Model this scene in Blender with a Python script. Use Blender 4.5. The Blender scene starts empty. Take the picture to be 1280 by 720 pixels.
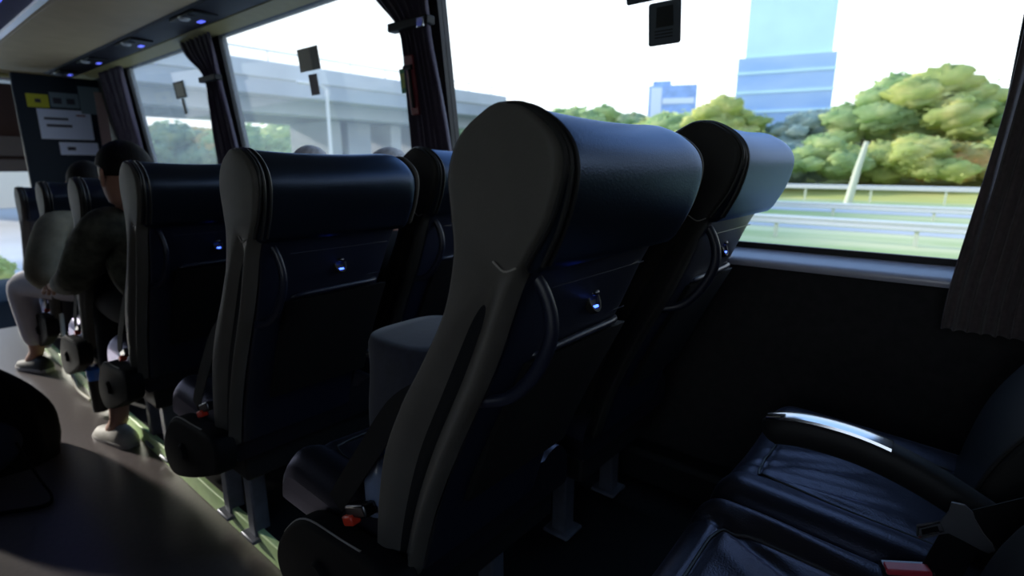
import bpy, math, random
from mathutils import Vector, Matrix
random.seed(7)
R = math.radians
col = bpy.context.scene.collection
scene = bpy.context.scene

# ------------------------------------------------------------------ materials
def new_mat(name):
    m = bpy.data.materials.new(name); m.use_nodes = True
    nt = m.node_tree; nt.nodes.clear()
    out = nt.nodes.new('ShaderNodeOutputMaterial')
    return m, nt, out

def pmat(name, color, rough=0.5, metal=0.0, spec=0.5, noise=0.0, nscale=20.0, bump=0.0, bscale=200.0,
         color2=None, coat=0.0, sheen=0.0, trans=0.0, stretch=None, emit=None, estr=0.0, stint=None):
    m, nt, out = new_mat(name)
    b = nt.nodes.new('ShaderNodeBsdfPrincipled')
    nt.links.new(b.outputs[0], out.inputs[0])
    b.inputs['Base Color'].default_value = (*color, 1)
    b.inputs['Roughness'].default_value = rough
    b.inputs['Metallic'].default_value = metal
    b.inputs['Specular IOR Level'].default_value = spec
    if stint: b.inputs['Specular Tint'].default_value = (*stint, 1)
    b.inputs['Coat Weight'].default_value = coat
    b.inputs['Sheen Weight'].default_value = sheen
    b.inputs['Transmission Weight'].default_value = trans
    if emit:
        b.inputs['Emission Color'].default_value = (*emit, 1)
        b.inputs['Emission Strength'].default_value = estr
    tc = nt.nodes.new('ShaderNodeTexCoord')
    src = tc.outputs['Object']
    if stretch:
        mp = nt.nodes.new('ShaderNodeMapping'); mp.inputs['Scale'].default_value = stretch
        nt.links.new(src, mp.inputs[0]); src = mp.outputs[0]
    if noise > 0 or color2:
        n = nt.nodes.new('ShaderNodeTexNoise'); n.inputs['Scale'].default_value = nscale
        n.inputs['Detail'].default_value = 4
        nt.links.new(src, n.inputs['Vector'])
        rp = nt.nodes.new('ShaderNodeValToRGB')
        c2 = color2 or tuple(min(1, c * (1 + noise)) for c in color)
        c1 = color if color2 else tuple(c * (1 - noise) for c in color)
        rp.color_ramp.elements[0].position = 0.35; rp.color_ramp.elements[0].color = (*c1, 1)
        rp.color_ramp.elements[1].position = 0.65; rp.color_ramp.elements[1].color = (*c2, 1)
        nt.links.new(n.outputs['Fac'], rp.inputs[0]); nt.links.new(rp.outputs[0], b.inputs['Base Color'])
    if bump > 0:
        n2 = nt.nodes.new('ShaderNodeTexNoise'); n2.inputs['Scale'].default_value = bscale
        n2.inputs['Detail'].default_value = 3
        nt.links.new(src, n2.inputs['Vector'])
        bp = nt.nodes.new('ShaderNodeBump'); bp.inputs['Strength'].default_value = bump
        bp.inputs['Distance'].default_value = 0.002
        nt.links.new(n2.outputs['Fac'], bp.inputs['Height']); nt.links.new(bp.outputs[0], b.inputs['Normal'])
    return m

def foliage_mat(name, ca, cb, cc, scale=0.5, soft=0.6):
    m, nt, out = new_mat(name)
    b = nt.nodes.new('ShaderNodeBsdfPrincipled'); b.inputs['Roughness'].default_value = 0.8
    b.inputs['Specular IOR Level'].default_value = 0.1
    tr = nt.nodes.new('ShaderNodeBsdfTranslucent')
    mx = nt.nodes.new('ShaderNodeMixShader'); mx.inputs[0].default_value = 0.6
    tc = nt.nodes.new('ShaderNodeTexCoord')
    n = nt.nodes.new('ShaderNodeTexNoise'); n.inputs['Scale'].default_value = scale; n.inputs['Detail'].default_value = 5
    nt.links.new(tc.outputs['Object'], n.inputs['Vector'])
    rp = nt.nodes.new('ShaderNodeValToRGB'); e = rp.color_ramp.elements
    e[0].position = 0.34; e[0].color = (*ca, 1); e[1].position = 0.68; e[1].color = (*cc, 1)
    k = e.new(0.5); k.color = (*cb, 1)
    nt.links.new(n.outputs['Fac'], rp.inputs[0])
    nt.links.new(rp.outputs[0], b.inputs['Base Color']); nt.links.new(rp.outputs[0], tr.inputs['Color'])
    nt.links.new(b.outputs[0], mx.inputs[1]); nt.links.new(tr.outputs[0], mx.inputs[2])
    nt.links.new(mx.outputs[0], out.inputs[0])
    return m

def glass_mat(name, tint=(0.93, 0.96, 0.98), dust=0.0):
    m, nt, out = new_mat(name)
    t = nt.nodes.new('ShaderNodeBsdfTransparent'); t.inputs[0].default_value = (*tint, 1)
    g = nt.nodes.new('ShaderNodeBsdfGlossy'); g.inputs['Roughness'].default_value = 0.02
    lw = nt.nodes.new('ShaderNodeLayerWeight'); lw.inputs[0].default_value = .5
    pw = nt.nodes.new('ShaderNodeMath'); pw.operation = 'POWER'; pw.inputs[1].default_value = 4.0
    nt.links.new(lw.outputs['Facing'], pw.inputs[0])
    fr = nt.nodes.new('ShaderNodeMath'); fr.operation = 'MULTIPLY_ADD'; fr.inputs[1].default_value = .30; fr.inputs[2].default_value = .02
    nt.links.new(pw.outputs[0], fr.inputs[0])
    mx = nt.nodes.new('ShaderNodeMixShader')
    nt.links.new(fr.outputs[0], mx.inputs[0]); nt.links.new(t.outputs[0], mx.inputs[1]); nt.links.new(g.outputs[0], mx.inputs[2])
    last = mx.outputs[0]
    if dust > 0:
        tl = nt.nodes.new('ShaderNodeBsdfTranslucent'); tl.inputs[0].default_value = (0.9, 0.92, 0.95, 1)
        m2 = nt.nodes.new('ShaderNodeMixShader'); m2.inputs[0].default_value = dust
        nt.links.new(last, m2.inputs[1]); nt.links.new(tl.outputs[0], m2.inputs[2]); last = m2.outputs[0]
    nt.links.new(last, out.inputs[0])
    return m

def sheen_leather(name, base, tint, rough=.3, f0=.045, f90=.6, bscale=420, bump=.25):
    """dark leather with the blue of reflected sky put into its gloss tint"""
    m, nt, out = new_mat(name)
    d = nt.nodes.new('ShaderNodeBsdfDiffuse'); d.inputs[0].default_value = (*base, 1)
    g = nt.nodes.new('ShaderNodeBsdfGlossy'); g.inputs[0].default_value = (*tint, 1); g.inputs['Roughness'].default_value = rough
    lw = nt.nodes.new('ShaderNodeLayerWeight'); lw.inputs[0].default_value = .5
    pw = nt.nodes.new('ShaderNodeMath'); pw.operation = 'POWER'; pw.inputs[1].default_value = 4.5
    ma = nt.nodes.new('ShaderNodeMath'); ma.operation = 'MULTIPLY_ADD'; ma.inputs[1].default_value = f90; ma.inputs[2].default_value = f0
    nt.links.new(lw.outputs['Facing'], pw.inputs[0]); nt.links.new(pw.outputs[0], ma.inputs[0])
    mx = nt.nodes.new('ShaderNodeMixShader'); nt.links.new(ma.outputs[0], mx.inputs[0])
    nt.links.new(d.outputs[0], mx.inputs[1]); nt.links.new(g.outputs[0], mx.inputs[2]); nt.links.new(mx.outputs[0], out.inputs[0])
    tc = nt.nodes.new('ShaderNodeTexCoord'); n2 = nt.nodes.new('ShaderNodeTexNoise'); n2.inputs['Scale'].default_value = bscale
    nt.links.new(tc.outputs['Object'], n2.inputs['Vector'])
    bp = nt.nodes.new('ShaderNodeBump'); bp.inputs['Strength'].default_value = bump; bp.inputs['Distance'].default_value = .002
    nt.links.new(n2.outputs['Fac'], bp.inputs['Height']); nt.links.new(bp.outputs[0], d.inputs['Normal']); nt.links.new(bp.outputs[0], g.inputs['Normal'])
    return m

M = {}
M['leather']   = sheen_leather('black_leather', (0.006, 0.008, 0.013), (.46, .62, .95), .29, .055, .46)  # bluish sky reflection put into the gloss tint
M['shaded_leather'] = pmat('shaded_side_leather', (0.022, 0.021, 0.020), 0.6, spec=0.25, bump=0.25, bscale=380)  # charcoal side leather again, shade between the seats put into its colour
M['leather_m'] = pmat('matt_black_leather', (0.008, 0.009, 0.011), 0.6, spec=0.15, bump=0.25, bscale=420)
M['seat_leather'] = sheen_leather('seat_cushion_leather', (0.010, 0.010, 0.013), (.78, .76, 1.0), .34, .055, .65, 300, .35)
M['grey_leather'] = pmat('charcoal_leather', (0.078, 0.072, 0.064), 0.6, spec=0.3, bump=0.25, bscale=380, noise=0.08, nscale=9)
M['piping']    = pmat('piping', (0.012, 0.012, 0.012), 0.45, spec=0.6)
M['thread']    = pmat('stitching', (0.30, 0.28, 0.25), 0.7)
M['shell']     = pmat('navy_black_plastic', (0.006, 0.009, 0.024), 0.42, spec=0.6, bump=0.15, bscale=600)
M['gloss']     = pmat('gloss_black_plastic', (0.012, 0.015, 0.034), 0.38, spec=0.6)
M['black']     = pmat('matt_black_plastic', (0.010, 0.010, 0.011), 0.6, spec=0.35, bump=0.1, bscale=500)
M['cover']     = pmat('black_cover', (0.005, 0.005, 0.006), 0.75, spec=0.15)
M['net']       = pmat('black_net', (0.006, 0.006, 0.007), 0.9, spec=0.2)
M['grey_metal']= pmat('painted_grey_metal', (0.16, 0.17, 0.21), 0.4, metal=0.3, noise=0.1, nscale=30)
M['chrome']    = pmat('brushed_metal', (0.55, 0.57, 0.62), 0.18, metal=1.0)
M['tongue']    = pmat('coated_metal', (0.11, 0.11, 0.12), 0.45, metal=0.2)
M['dark_metal']= pmat('dark_metal', (0.10, 0.10, 0.11), 0.3, metal=1.0)
M['wall']      = pmat('dark_side_panel', (0.023, 0.022, 0.024), 0.75, spec=0.25, bump=0.3, bscale=350, noise=0.15, nscale=40)
M['ledge']     = pmat('window_ledge', (0.46, 0.46, 0.54), 0.3, spec=0.9)
M['gasket']    = pmat('rubber_gasket', (0.008, 0.008, 0.009), 0.6)
M['floor']     = pmat('brown_vinyl_floor', (0.10, 0.080, 0.082), 0.34, spec=1.0, noise=0.10, nscale=60, bump=0.05, bscale=300)
M['green']     = pmat('pale_green_edge', (0.62, 0.85, 0.42), 0.5, noise=0.06)
M['beige']     = pmat('beige_rack_panel', (0.50, 0.36, 0.20), 0.6, spec=0.2, noise=0.04, nscale=6)
M['beige_trim']= pmat('ochre_rack_trim', (0.38, 0.31, 0.13), 0.5, spec=0.3, noise=0.04)
M['strip']     = pmat('rack_service_strip', (0.012, 0.010, 0.014), 0.6, spec=.2)
M['lens']      = pmat('lamp_lens', (0.55, 0.53, 0.52), 0.3)
M['led']       = pmat('blue_led', (0.02, 0.03, 0.5), 0.3, emit=(0.12, 0.16, 1.0), estr=1.3)
M['usb_led']   = pmat('usb_blue_led', (0.05, 0.1, 0.9), 0.3, emit=(0.06, 0.14, 1.0), estr=4.5)
M['ceil']      = pmat('purple_black_ceiling', (0.035, 0.028, 0.045), 0.6, noise=0.1)
M['purple']    = pmat('purple_trim', (0.045, 0.030, 0.075), 0.5, noise=0.1)
M['rail']      = pmat('pale_rail', (0.75, 0.70, 0.70), 0.25, metal=0.4)
M['curtain']   = pmat('pleated_dark_curtain', (0.10, 0.080, 0.085), 0.8, spec=0.2, sheen=0.25, noise=0.12, nscale=90, bump=0.4, bscale=700)
M['curtain_p'] = pmat('plum_curtain', (0.050, 0.036, 0.062), 0.65, spec=0.3, sheen=0.3, noise=0.12, nscale=90)
M['red']       = pmat('red_plastic', (0.16, 0.004, 0.012), 0.5)
M['button']    = pmat('red_button', (0.8, 0.05, 0.02), 0.35, spec=0.6)
M['button2']   = pmat('pinkish_red_button', (0.75, 0.06, 0.09), 0.4)
M['belt']      = pmat('black_webbing', (0.008, 0.008, 0.009), 0.8, spec=0.2, bump=0.5, bscale=900)
M['sticker']   = pmat('grey_sticker', (0.10, 0.12, 0.15), 0.5)
M['sticker_d'] = pmat('dark_sticker_print', (0.018, 0.020, 0.024), 0.5)
M['sticker_k'] = pmat('khaki_sticker', (0.40, 0.37, 0.30), 0.6)
M['sticker_p'] = pmat('plum_sticker', (0.16, 0.13, 0.15), 0.6)
M['sgreen']    = pmat('green_sticker', (0.02, 0.22, 0.06), 0.5)
M['sgreen_l']  = pmat('yellow_green_print', (0.35, 0.45, 0.08), 0.5)
M['paper']     = pmat('white_paper', (0.60, 0.66, 0.82), 0.7)
M['paper_b']   = pmat('blue_grey_paper', (0.16, 0.22, 0.26), 0.7)
M['paper_p']   = pmat('pinkish_paper', (0.40, 0.28, 0.27), 0.7)
M['ink']       = pmat('dark_ink', (0.03, 0.03, 0.05), 0.7)
M['yellow']    = pmat('yellow_sign', (0.50, 0.50, 0.02), 0.6)
M['navy_panel']= pmat('navy_partition', (0.006, 0.014, 0.026), 0.5, spec=0.2)
M['tan']       = pmat('tan_panel', (0.16, 0.13, 0.12), 0.7)
M['brown_panel']=pmat('brown_panel', (0.07, 0.035, 0.03), 0.7)
M['bag']       = pmat('black_nylon', (0.004, 0.004, 0.005), 0.85, spec=0.15, bump=0.5, bscale=300)
M['bag_blue']  = pmat('dark_blue_nylon', (0.012, 0.018, 0.05), 0.8)
M['jacket']    = pmat('olive_quilted_jacket', (0.075, 0.076, 0.058), 0.8, noise=0.45, nscale=22, spec=0.2, bump=1.0, bscale=40)
M['olive']     = pmat('khaki_sleeve', (0.20, 0.19, 0.14), 0.85, noise=0.2, nscale=15)
M['jeans']     = pmat('navy_denim', (0.014, 0.016, 0.030), 0.85, noise=0.15, nscale=60, sheen=0.2)
M['pale_trousers'] = pmat('pale_grey_trousers', (0.52, 0.50, 0.56), 0.85, noise=0.06, nscale=12)
M['black_cloth'] = pmat('black_cloth', (0.012, 0.012, 0.014), 0.9, spec=0.2)
M['skin']      = pmat('skin', (0.42, 0.22, 0.16), 0.55, spec=0.35, noise=0.06, nscale=20)
M['hair']      = pmat('black_hair', (0.004, 0.0035, 0.0035), 0.7, spec=.2, bump=0.8, bscale=150, stretch=(1, 1, .2))
M['hair_g']    = pmat('grey_hair', (0.59, 0.58, 0.59), 0.7, bump=0.8, bscale=150, noise=0.2, nscale=60)
M['shoe_d']    = pmat('dark_trainer', (0.02, 0.02, 0.022), 0.7)
M['sole']      = pmat('pale_sole', (0.35, 0.33, 0.33), 0.7)
M['shoe_w']    = pmat('off_white_trainer', (0.42, 0.40, 0.37), 0.7, noise=0.1)
M['blue_cap']  = pmat('blue_plastic', (0.03, 0.16, 0.65), 0.4, spec=0.5)
M['bottle']    = pmat('clear_plastic', (0.35, 0.42, 0.60), 0.12, spec=0.8, trans=0.5)
M['cable']     = pmat('cream_cord', (0.55, 0.52, 0.42), 0.6)
M['concrete']  = pmat('grey_concrete', (0.30, 0.33, 0.37), 0.85, noise=0.12, nscale=0.35)
M['concrete_l']= pmat('pale_concrete', (0.42, 0.44, 0.47), 0.85, noise=0.10, nscale=0.4)
M['road']      = pmat('pale_asphalt', (0.42, 0.42, 0.43), 0.85, noise=0.08, nscale=0.4)
M['grass']     = pmat('verge_grass', (0.26, 0.36, 0.12), 0.95, spec=0.1, color2=(0.58, 0.56, 0.32), nscale=0.25, stretch=(1.4, .35, 1))
M['bank']      = pmat('yellow_green_bank', (0.30, 0.36, 0.10), 0.95, spec=0.1, color2=(0.55, 0.50, 0.17), nscale=0.22, stretch=(1, .4, 2.5))
M['galv']      = pmat('galvanised_rail', (0.62, 0.62, 0.62), 0.5, metal=0.3)
M['post']      = pmat('weathered_post', (0.50, 0.52, 0.40), 0.7)
M['tower']     = pmat('blue_glass_facade', (0.36, 0.52, 0.82), 0.7, spec=0.1, color2=(0.48, 0.63, 0.86), nscale=0.3, stretch=(.4, .4, 1.2))
M['tower_l']   = pmat('pale_blue_facade', (0.62, 0.84, 0.94), 0.7, spec=0.1, noise=0.04, nscale=0.4)
M['block']     = pmat('blue_cladding', (0.30, 0.44, 0.78), 0.5, noise=0.15, nscale=0.5)
M['block_w']   = pmat('white_cladding', (0.75, 0.80, 0.90), 0.5)
M['bark']      = pmat('bark', (0.14, 0.11, 0.09), 0.9, noise=0.2, nscale=3)
M['leaf_y']    = foliage_mat('yellow_green_leaves', (0.40, 0.50, 0.18), (0.60, 0.66, 0.25), (0.88, 0.83, 0.38), 0.5)
M['leaf_g']    = foliage_mat('green_leaves', (0.33, 0.48, 0.22), (0.48, 0.62, 0.30), (0.72, 0.78, 0.39), 0.5)
M['leaf_d']    = foliage_mat('grey_green_leaves', (0.26, 0.35, 0.24), (0.38, 0.50, 0.32), (0.61, 0.64, 0.35), 0.5)
M['leaf_o']    = foliage_mat('autumn_leaves', (0.35, 0.35, 0.14), (0.61, 0.52, 0.20), (0.87, 0.55, 0.23), 0.7)
M['leaf_b']    = foliage_mat('blue_green_leaves', (0.35, 0.47, 0.45), (0.47, 0.58, 0.53), (0.65, 0.70, 0.55), 0.5)
M['glass']     = glass_mat('clear_window_glass', (.985, .99, .995))
M['glass_d']   = glass_mat('dusty_window_glass', (0.97, 0.975, 0.98), 0.09)

# ------------------------------------------------------------------ mesh builder
class MB:
    def __init__(s): s.v = []; s.f = []
    def add(s, vs, fs):
        o = len(s.v); s.v += [tuple(p) for p in vs]; s.f += [tuple(i + o for i in f) for f in fs]; return s
    def box(s, c, d, rot=None):
        vs = []
        for sx in (-1, 1):
            for sy in (-1, 1):
                for sz in (-1, 1):
                    p = Vector((sx * d[0] / 2, sy * d[1] / 2, sz * d[2] / 2))
                    if rot is not None: p = rot @ p
                    vs.append(Vector(c) + p)
        return s.add(vs, [(0, 1, 3, 2), (4, 6, 7, 5), (0, 4, 5, 1), (2, 3, 7, 6), (0, 2, 6, 4), (1, 5, 7, 3)])
    def rings(s, rs, cap=True, closed=True):
        n = len(rs[0]); vs = [p for r in rs for p in r]; fs = []
        for i in range(len(rs) - 1):
            for j in range(n if closed else n - 1):
                a = i * n + j; b = i * n + (j + 1) % n
                fs.append((a, b, b + n, a + n))
        if cap:
            fs.append(tuple(range(n - 1, -1, -1))); fs.append(tuple((len(rs) - 1) * n + k for k in range(n)))
        return s.add(vs, fs)
    def tube(s, pts, r, n=10, flat=1.0, up=None):
        pts = [Vector(p) for p in pts]
        rs = []; prev = None
        for i, p in enumerate(pts):
            t = (pts[min(i + 1, len(pts) - 1)] - pts[max(i - 1, 0)]).normalized()
            if prev is None:
                a = Vector(up) if up else (Vector((0, 0, 1)) if abs(t.z) < .9 else Vector((1, 0, 0)))
            else: a = prev
            u = (a - t * a.dot(t)).normalized(); prev = u; w = t.cross(u)
            rr = r[i] if isinstance(r, (list, tuple)) else r
            rs.append([p + u * (math.cos(2 * math.pi * k / n) * rr) + w * (math.sin(2 * math.pi * k / n) * rr * flat) for k in range(n)])
        return s.rings(rs)
    def lathe(s, c, prof, n=20, axis='z'):
        rs = []
        for r, h in prof:
            ring = []
            for k in range(n):
                a = 2 * math.pi * k / n; x, y = r * math.cos(a), r * math.sin(a)
                q = {'z': (x, y, h), 'y': (x, h, -y) , 'x': (h, x, y)}[axis]
                ring.append(Vector(c) + Vector(q))
            rs.append(ring)
        return s.rings(rs)
    def ball(s, c, r, n=16, m=10):
        rr = r if isinstance(r, (list, tuple)) else (r, r, r)
        rs = []
        for i in range(m + 1):
            t = math.pi * (i + .02) / (m + .04)
            rs.append([Vector(c) + Vector((rr[0] * math.sin(t) * math.cos(2 * math.pi * k / n), rr[1] * math.sin(t) * math.sin(2 * math.pi * k / n), rr[2] * math.cos(t))) for k in range(n)])
        return s.rings(rs)
    def grid(s, nu, nv, fn, closed=False):
        vs = [fn(i / nu, j / nv) for i in range(nu + 1) for j in range(nv + 1)]
        fs = [(i * (nv + 1) + j, (i + 1) * (nv + 1) + j, (i + 1) * (nv + 1) + j + 1, i * (nv + 1) + j + 1) for i in range(nu) for j in range(nv)]
        return s.add(vs, fs)
    def build(s, name, mat, parent=None, origin=(0, 0, 0), bevel=0, seg=2, smooth=True, angle=40, solid=0, sub=0):
        me = bpy.data.meshes.new(name)
        ox, oy, oz = origin
        me.from_pydata([(x - ox, y - oy, z - oz) for x, y, z in s.v], [], s.f)
        import bmesh
        bm = bmesh.new(); bm.from_mesh(me); bmesh.ops.recalc_face_normals(bm, faces=bm.faces); bm.to_mesh(me); bm.free()
        me.materials.append(mat)
        if smooth:
            me.polygons.foreach_set('use_smooth', [True] * len(me.polygons))
            me.set_sharp_from_angle(angle=R(angle))
        o = bpy.data.objects.new(name, me); col.objects.link(o)
        if parent is not None: o.parent = parent
        else: o.location = origin
        if solid:
            md = o.modifiers.new('s', 'SOLIDIFY'); md.thickness = solid; md.offset = 0
        if bevel:
            md = o.modifiers.new('b', 'BEVEL'); md.width = bevel; md.segments = seg; md.limit_method = 'ANGLE'; md.angle_limit = R(35)
        if sub:
            md = o.modifiers.new('u', 'SUBSURF'); md.levels = sub; md.render_levels = sub
        return o

def thing(o, label, cat, group=None, kind=None):
    o['label'] = label; o['category'] = cat
    if group: o['group'] = group
    if kind: o['kind'] = kind
    return o
def empty(name, loc): 
    o = bpy.data.objects.new(name, None); col.objects.link(o); o.location = loc; o.empty_display_size = .1; return o
def struct(o): o['kind'] = 'structure'; return o

def cat(pts, n=6, closed=False):
    P = [Vector(p) for p in pts]; out = []; N = len(P)
    for i in range(N if closed else N - 1):
        if closed: p0, p1, p2, p3 = P[(i - 1) % N], P[i], P[(i + 1) % N], P[(i + 2) % N]
        else: p0, p1, p2, p3 = P[max(i - 1, 0)], P[i], P[i + 1], P[min(i + 2, N - 1)]
        for k in range(n):
            t = k / n
            out.append(0.5 * ((2 * p1) + (p2 - p0) * t + (2 * p0 - 5 * p1 + 4 * p2 - p3) * t * t + (-p0 + 3 * p1 - 3 * p2 + p3) * t ** 3))
    if not closed: out.append(P[-1])
    return out

def inset2d(pts, d):
    """move each (y,z) point of a counter-clockwise loop inwards by d along its normal"""
    n = len(pts); A = sum(pts[i][0] * pts[(i + 1) % n][1] - pts[(i + 1) % n][0] * pts[i][1] for i in range(n))
    s = 1 if A > 0 else -1; out = []
    for i in range(n):
        a = Vector(pts[i - 1]); b = Vector(pts[(i + 1) % n]); t = b - a
        if t.length < 1e-9: out.append(tuple(pts[i])); continue
        t.normalize(); nr = Vector((-t.y, t.x)) * s
        out.append((pts[i][0] + nr.x * d, pts[i][1] + nr.y * d))
    return out

def loft(prof, x0, x1, rad=0.012, rn=5, mid=10, warp=None, rad2=None):
    """closed (y,z) profile swept along x with rounded ends"""
    mb = MB(); xs = []; rad2 = rad if rad2 is None else rad2
    for k in range(rn):
        t = k / rn * math.pi / 2; xs.append((x0 + rad * (1 - math.sin(t)) if False else x0 + rad * (1 - math.cos(t)), rad * (1 - math.sin(t))))
    for k in range(mid + 1): xs.append((x0 + rad + (x1 - x0 - rad - rad2) * k / mid, 0))
    for k in range(rn - 1, -1, -1):
        t = k / rn * math.pi / 2; xs.append((x1 - rad2 * (1 - math.cos(t)), rad2 * (1 - math.sin(t))))
    rs = []
    for x, d in xs:
        q = inset2d(prof, d) if d > 1e-6 else prof
        ring = []
        for y, z in q:
            p = Vector((x, y, z))
            if warp: p = warp(p, 2 * (x - x0) / (x1 - x0) - 1)
            ring.append(p)
        rs.append(ring)
    return mb.rings(rs)

# ------------------------------------------------------------------ passenger seat
FRONT = [(.455, 1.266), (.503, 1.236), (.525, 1.190), (.522, 1.135), (.519, 1.082), (.54, 1.0), (.587, .917), (.65, .821), (.70, .718), (.726, .598), (.737, .50)]
REAR = [(.400, 1.265), (.367, 1.244), (.349, 1.219), (.348, 1.188), (.366, 1.135), (.395, 1.089), (.421, 1.041), (.467, .924), (.541, .777), (.602, .639), (.645, .50)]
W0, W1 = .50, .935          # aisle side and far side of a backrest, in row A's coordinates
OR = (.725, .74, .08)      # base point of the seat

def side_profile():
    return [(p.x, p.y) for p in cat([(a, b, 0) for a, b in REAR[::-1]] + [(.428, 1.2705, 0)] + [(a, b, 0) for a, b in FRONT], 5)]
SIDE = side_profile()

HEAD_REAR = [(.400, 1.265), (.367, 1.245), (.347, 1.219), (.343, 1.185), (.356, 1.132), (.380, 1.082)]
def head_profile():
    return [(p.x, p.y) for p in cat([(a, b, 0) for a, b in HEAD_REAR[::-1]] + [(.428, 1.2705, 0)] + [(a, b, 0) for a, b in FRONT[:5]], 5)] + [(.50, 1.074), (.46, 1.070), (.42, 1.068), (.392, 1.070)]

def crease(x, y, a, b, w, h):
    a = Vector(a); b = Vector(b); p = Vector((x, y)); t = max(0, min(1, (p - a).dot(b - a) / (b - a).length_squared))
    d = (p - (a + (b - a) * t)).length
    return h * math.exp(-(d / w) ** 2) * (math.sin(math.pi * min(max(t, .05), .95)) ** .5)

def cushion(x0, x1, creases=(), n=30):
    """upholstered seat cushion: padded top with side bolsters rolling over a rounded front"""
    y0, y1, zt, zb = .66, 1.12, .565, .44
    cx, hx = (x0 + x1) / 2, (x1 - x0) / 2
    def fn(u, v):
        a = u * 2 - 1; b = v
        sx = math.copysign(1 - (1 - abs(a)) ** 1.5, a); 
        x = cx + hx * sx; y = y0 + (y1 - y0) * (1 - (1 - b) ** 1.35)
        ex = (hx - abs(x - cx)) / .045; ey = (y1 - y) / .06
        z = zt
        if ex < 1: z -= .045 * (1 - math.sqrt(max(0, 1 - (1 - ex) ** 2)))
        if ey < 1: z -= .06 * (1 - math.sqrt(max(0, 1 - (1 - ey) ** 2)))
        q = abs(x - cx) / hx
        z += .012 * math.exp(-((q - .80) / .13) ** 2) - .010 * math.exp(-(q / .5) ** 2) - .022 * (1 - b) ** 2
        z -= .006 * math.exp(-((q - .62) / .025) ** 2)
        z -= .006 * math.exp(-(((y1 - y) - .065) / .008) ** 2) * (1 if q < .62 else 0)
        for c in creases: z += crease(x, y, *c)
        return Vector((x, y, z))
    mb = MB(); mb.grid(n, n, fn)
    # skirt
    N = n + 1
    edge = [i * N for i in range(n, -1, -1)][::-1]
    loop = [(i, 0) for i in range(n)] + [(n, j) for j in range(n)] + [(i, n) for i in range(n, 0, -1)] + [(0, j) for j in range(n, 0, -1)]
    top = [mb.v[i * N + j] for i, j in loop]
    low = [(x, y, zb + .012) for x, y, z in top]; bot = [(cx + (x - cx) * .97, y - .01 * (y > 1), zb) for x, y, z in top]
    m2 = MB(); m2.rings([[Vector(p) for p in top], [Vector((p[0], p[1], (p[2] + t[2]) / 2)) for p, t in zip(low, top)], [Vector(p) for p in low], [Vector(p) for p in bot]], cap=False)
    m2.f.append(tuple(3 * len(top) + k for k in range(len(top))))
    mb.add(m2.v, m2.f)
    return mb, fn

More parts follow.
